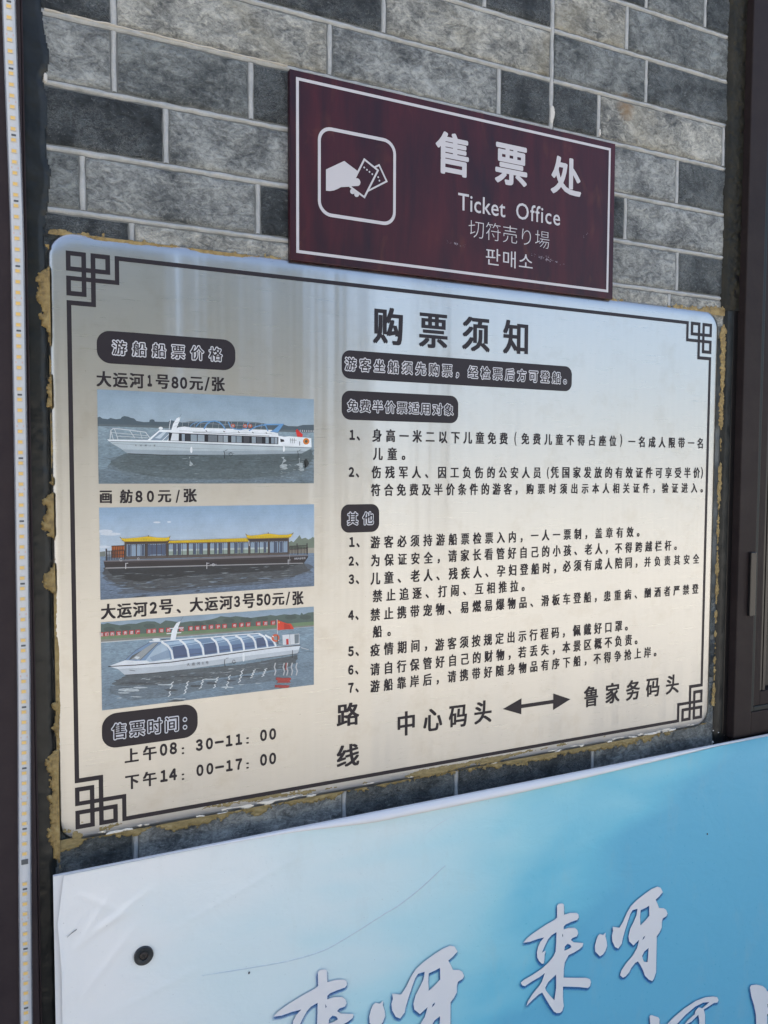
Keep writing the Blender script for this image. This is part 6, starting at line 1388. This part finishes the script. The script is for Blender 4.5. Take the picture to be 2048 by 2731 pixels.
for j in range(nz):
    for i in range(nx): k=j*(nx+1)+i; F.append((k,k+nx+1,k+nx+2,k+1))
mesh('printed_sheet',V,F,msh,ban,smooth=True)
# turned-back white edge of the sheet along the top
V=[];F=[];prof=[(0,.0006),(.10,.0036),(.35,.0068),(.65,.0078),(.88,.0060),(.985,.0030),(1.0,.0012)]
xs=np.linspace(-.02,1.225,150)
for x_ in xs:
    h=curl(x_)
    for a,b in prof: V.append((x_,-.0290-b*min(1,h/.012),top(x_)+.0004-(h+.0006)*a))
k=len(prof)
for i in range(len(xs)-1):
    for j in range(k-1): q=(i*k+j,i*k+j+1,(i+1)*k+j+1,(i+1)*k+j); F.append(q)
mesh('turned_edge',V,F,mbw,ban,smooth=True)
# long crease
mcr=mat('crease_grey',(.50,.60,.66),.3); CR=[(a/1e4,b/1e4) for a,b in CREASE]
def smooth_path(P_,n_=60):
    P_=np.array(P_);tt_=np.linspace(0,len(P_)-1,n_);o=[]
    for u in tt_:
        i=int(min(u,len(P_)-2));f_=u-i;p0=P_[max(i-1,0)];p1=P_[i];p2=P_[i+1];p3=P_[min(i+2,len(P_)-1)]
        o.append(.5*((2*p1)+(-p0+p2)*f_+(2*p0-5*p1+4*p2-p3)*f_**2+(-p0+3*p1-3*p2+p3)*f_**3))
    return o
def crease(P_,w,y,m,n_=60,h=.0008):
    P_=smooth_path(P_,n_);V=[];F=[]
    for i,p_ in enumerate(P_):
        d=P_[min(i+1,len(P_)-1)]-P_[max(i-1,0)];l=np.linalg.norm(d) or 1;nx_,nz_=-d[1]/l,d[0]/l; ww=w*min(1,min(i,len(P_)-1-i)/6+.1)*(1+.3*random.uniform(-1,1))
        for a,b in ((-1,.6),(-.35,-h),(0,-h*1.3),(.35,-h),(1,.6)): V.append((p_[0]+nx_*a*ww,y+(b*.001 if b>0 else b),p_[1]+nz_*a*ww))
    for i in range(len(P_)-1):
        for j in range(4): F.append((i*5+j,(i+1)*5+j,(i+1)*5+j+1,i*5+j+1))
    return mesh('crease',V,F,m,ban,smooth=True)
crease(CR,.0011,-.0302,mcr,90,.0006)
crease([(.5,-.078),(.53,-.071),(.545,-.064)],.0009,-.0302,mcr,12,.0003); crease([(.51,-.096),(.54,-.082),(.57,-.073)],.0007,-.0302,mcr,12,.0003)
crease([(-.0145,-.1265),(-.009,-.1225),(-.0035,-.1195),(-.0025,-.1185)],.0004,-.0325,mres,14,.0003)
# brush lettering with its printed blue halo
mlw=mat('brush_white',(.80,.79,.80),.28,coat=.3); mhl=mat('printed_halo',(.015,.17,.52),.3); n=N(mhl); n.b.inputs['Alpha'].default_value=.15
YB=-.0325
def brush(loops,name,sx=1,ox=0,sz=1,oz=0):
    L=[[(a/1e4*sx+ox,b/1e4*sz+oz) for a,b in l] for l in loops]
    arr=poly_arr(L); V=[];F=[]
    for k_ in range(14):
        r_=.0034*((k_+.5)/14)**.5; t_=k_*2.4; c_=arr[0].copy(); c_[:,0]+=-.0004+r_*math.cos(t_); c_[:,1]+=-.0036+r_*math.sin(t_)*1.1
        k0=k_*len(c_); V.append(np.stack([c_[:,0],np.full(len(c_),YB+.0007-.00003*k_),c_[:,1]],1)); F+=[tuple(k0+i for i in q) for q in arr[1]]
    V=np.concatenate(V); F=[q if np.cross(V[q[1]]-V[q[0]],V[q[2]]-V[q[0]])[1]<0 else q[::-1] for q in F]
    mesh('printed_halo',V,F,mhl,ban)
    place(poly_arr(L),name,YB-.0001,mlw,ban)
for nm in ('lai','ya','he','bian'): brush(CALLI[nm],'brush_lettering')
s1,o1,s2,o2=CALLI2
for nm in ('lai','ya'): brush(CALLI[nm],'brush_lettering',s1,o1,s2,o2)
for x,z in ((.2268,-.2415),(1.128,-.2155)): blob('fly_speck',x-.003,x+.003,z-.003,z+.003,.0004,lambda A,B,x=x,z=z:1-((A-x)/.0011)**2-((B-z)/.0015)**2+.5*(A-x)*(B-z)*1e6*.5,-.0318,.0006,mres,ban)
# screw with rubber washer
sc_=empty('screw','black cross-head screw in a rubber washer at the banner left side','screw',(.0812,-.0298,-.1775))
mrb=mat('black_rubber',(.018,.022,.026),.42); mhd=mat('rusty_screw_head',(.05,.042,.040),.5,.4)
def lathe(name,prof,m,parent,seg=32,wob=0):
    V=[];F=[];lx_,ly,lz=parent.location
    for i in range(seg):
        a=2*math.pi*i/seg; w_=1+wob*(math.sin(3*a+1)*.6+random.uniform(-.3,.3))
        for r,h in prof: V.append((lx_+r*w_*math.cos(a),ly-h,lz+r*w_*math.sin(a)))
    k=len(prof)
    for i in range(seg):
        j=(i+1)%seg
        for q in range(k-1): F.append((i*k+q,j*k+q,j*k+q+1,i*k+q+1))
    F.append(tuple(i*k+k-1 for i in range(seg)))
    return mesh(name,V,F,m,parent,smooth=False)
lathe('washer',[(.0128,-.0006),(.0128,.0022),(.0120,.0032),(.0085,.0028),(.0062,.0018),(.0058,.0006),(.0001,.0005)],mrb,sc_,36,.012)
hd=lathe('screw_head',[(.0052,.0004),(.0050,.0014),(.0040,.0021),(.0001,.0024)],mhd,sc_,24)
cr_=mesh('cross_slot',[],[],mbl,sc_); bpy.data.objects.remove(cr_)
for k_ in range(2):
    a=.5+k_*math.pi/2; ux,uz=math.cos(a),math.sin(a); c0=sc_.location; w_=.0006;l_=.0028
    p=[(-l_,-w_),(l_,-w_),(l_,w_),(-l_,w_)]; V=[(c0.x+q*ux-r_*uz,c0.y-.0026-.00005*k_,c0.z+q*uz+r_*ux) for q,r_ in p]; mesh('cross_slot',V,[(0,1,2,3)],mbl,sc_)
# ---------------------------------------------------------------- window frame on the right
wf_=empty('window_frame','dark brown window frame with black rubber gasket at the right edge','window frame',(1.3,.0,-.05))
mfr=mat('frame_brown',(.062,.052,.050),.55,spec=.15); n=N(mfr); n.set(n.b,'Base Color',n.ramp(n.noise(n.pos(),18,6,.65),[(.3,(.020,.014,.015)),(.7,(.032,.024,.023))]))
mgk=mat('gasket_rubber',(.008,.013,.015),.45,spec=.3); msd=mat('dark_slot',(.010,.009,.010),.3); mgs=mat('window_glass',(.012,.013,.015),.12,spec=.2)
box('stile',1.2112,1.2590,-.0150,.0345,-.0475,2.6,mfr,wf_,.0016); box('bottom_rail',1.2592,2.2,-.0146,.0345,-.0475,-.0002,mfr,wf_,.0012)
box('gasket',1.2592,1.2682,-.0125,.01,.0000,2.6,mgk,wf_,.0012); box('gasket',1.2684,2.2,-.0125,.01,.0001,.0100,mgk,wf_,.0012)
box('sash',1.2684,1.2880,-.0100,.02,.0102,2.6,mfr,wf_,.0008); box('sash',1.2882,2.2,-.0100,.02,.0102,.0380,mfr,wf_,.0008)
box('glazing_bead',1.2882,1.2960,-.0070,.02,.0382,2.6,msd,wf_,.0006); box('glazing_bead',1.2985,1.3060,-.0072,.02,.0330,2.6,msd,wf_,.0006)
box('glass_pane',1.3062,2.2,.004,.010,.0382,2.6,mgs,wf_); 
hg=box('hinge',1.2385,1.2535,-.0215,-.0145,.196,.322,msd,wf_,.001); box('hinge_body',1.2537,1.300,-.028,-.0128,.196,.322,mgk,hg,.002); box('hinge_screw',1.262,1.268,-.0292,-.0275,.235,.241,mres,hg,.001); box('hinge_screw',1.262,1.268,-.0292,-.0275,.277,.283,mres,hg,.001)
box('black_reveal',1.1990,1.2110,.0015,.03,-.6,2.6,msd,wf_,.0008)
box('sill_block',1.2112,2.2,-.010,.0345,-.70,-.0490,msd,wf_)
blob('plaster_chip',1.150,1.215,-.075,-.02,.0009,lambda A,B:.55*fbm(A,B,130,3)+.45*fbm(A,B,300,2)-.72-np.abs(A-1.187)*3+np.clip(-.045-B,0,.02)*6,WY-.006,.003,mwh,wall)
# ---------------------------------------------------------------- trees across the square: only seen in the steel's reflection
mlf=mat('tree_leaves',(.06,.085,.035),.6); mtk=mat('tree_bark',(.10,.08,.06),.9)
def tree(x,y,h,r,label):
    t_=empty('street_tree',label,'tree',(x,y,GZ),'trees standing across the square, seen only as reflections')
    V=[];F=[]
    for k_,(rr_,zz) in enumerate(((.20,0),(.15,h*.3),(.11,h*.55),(.04,h*.85))):
        for i in range(8): V.append((x+rr_*math.cos(i*math.pi/4),y+rr_*math.sin(i*math.pi/4),GZ+zz))
    for k_ in range(3):
        for i in range(8): F.append((k_*8+i,k_*8+(i+1)%8,k_*8+8+(i+1)%8,k_*8+8+i))
    mesh('trunk',V,F,mtk,t_)
    n_=5200; u=RNG.normal(size=(n_,3)); u/=np.linalg.norm(u,axis=1)[:,None]; rad=RNG.rand(n_)**.45; c=u*rad[:,None]*np.array([r,r,h*.36]); c+=np.array([x,y,GZ+h*.64]); lump=fbm(u[:,0]*3+5,u[:,2]*3+u[:,1],1.2,2); c=c[(rad<.55+.9*lump)]
    V=[];F=[]
    for p_ in c:
        a=RNG.normal(size=3);a/=np.linalg.norm(a);b=np.cross(a,RNG.normal(size=3));b/=np.linalg.norm(b); s_=.13+.10*RNG.rand(); k_=len(V); V+=[p_-a*s_,p_+b*s_*.6,p_+a*s_,p_-b*s_*.6]; F.append((k_,k_+1,k_+2,k_+3))
    mesh('crown',V,F,mlf,t_)

for i,(x,y,h,r) in enumerate([(-2.2,-9.5,5.6,2.3),(1.2,-10.2,6.2,2.5),(4.0,-12.2,4.6,1.9),(-6.5,-12,6.5,2.7)]):
    tree(x,y,h,r,['broad leafy tree across the square','tallest leafy tree across the square','rightmost leafy tree across the square','far left leafy tree across the square'][i])
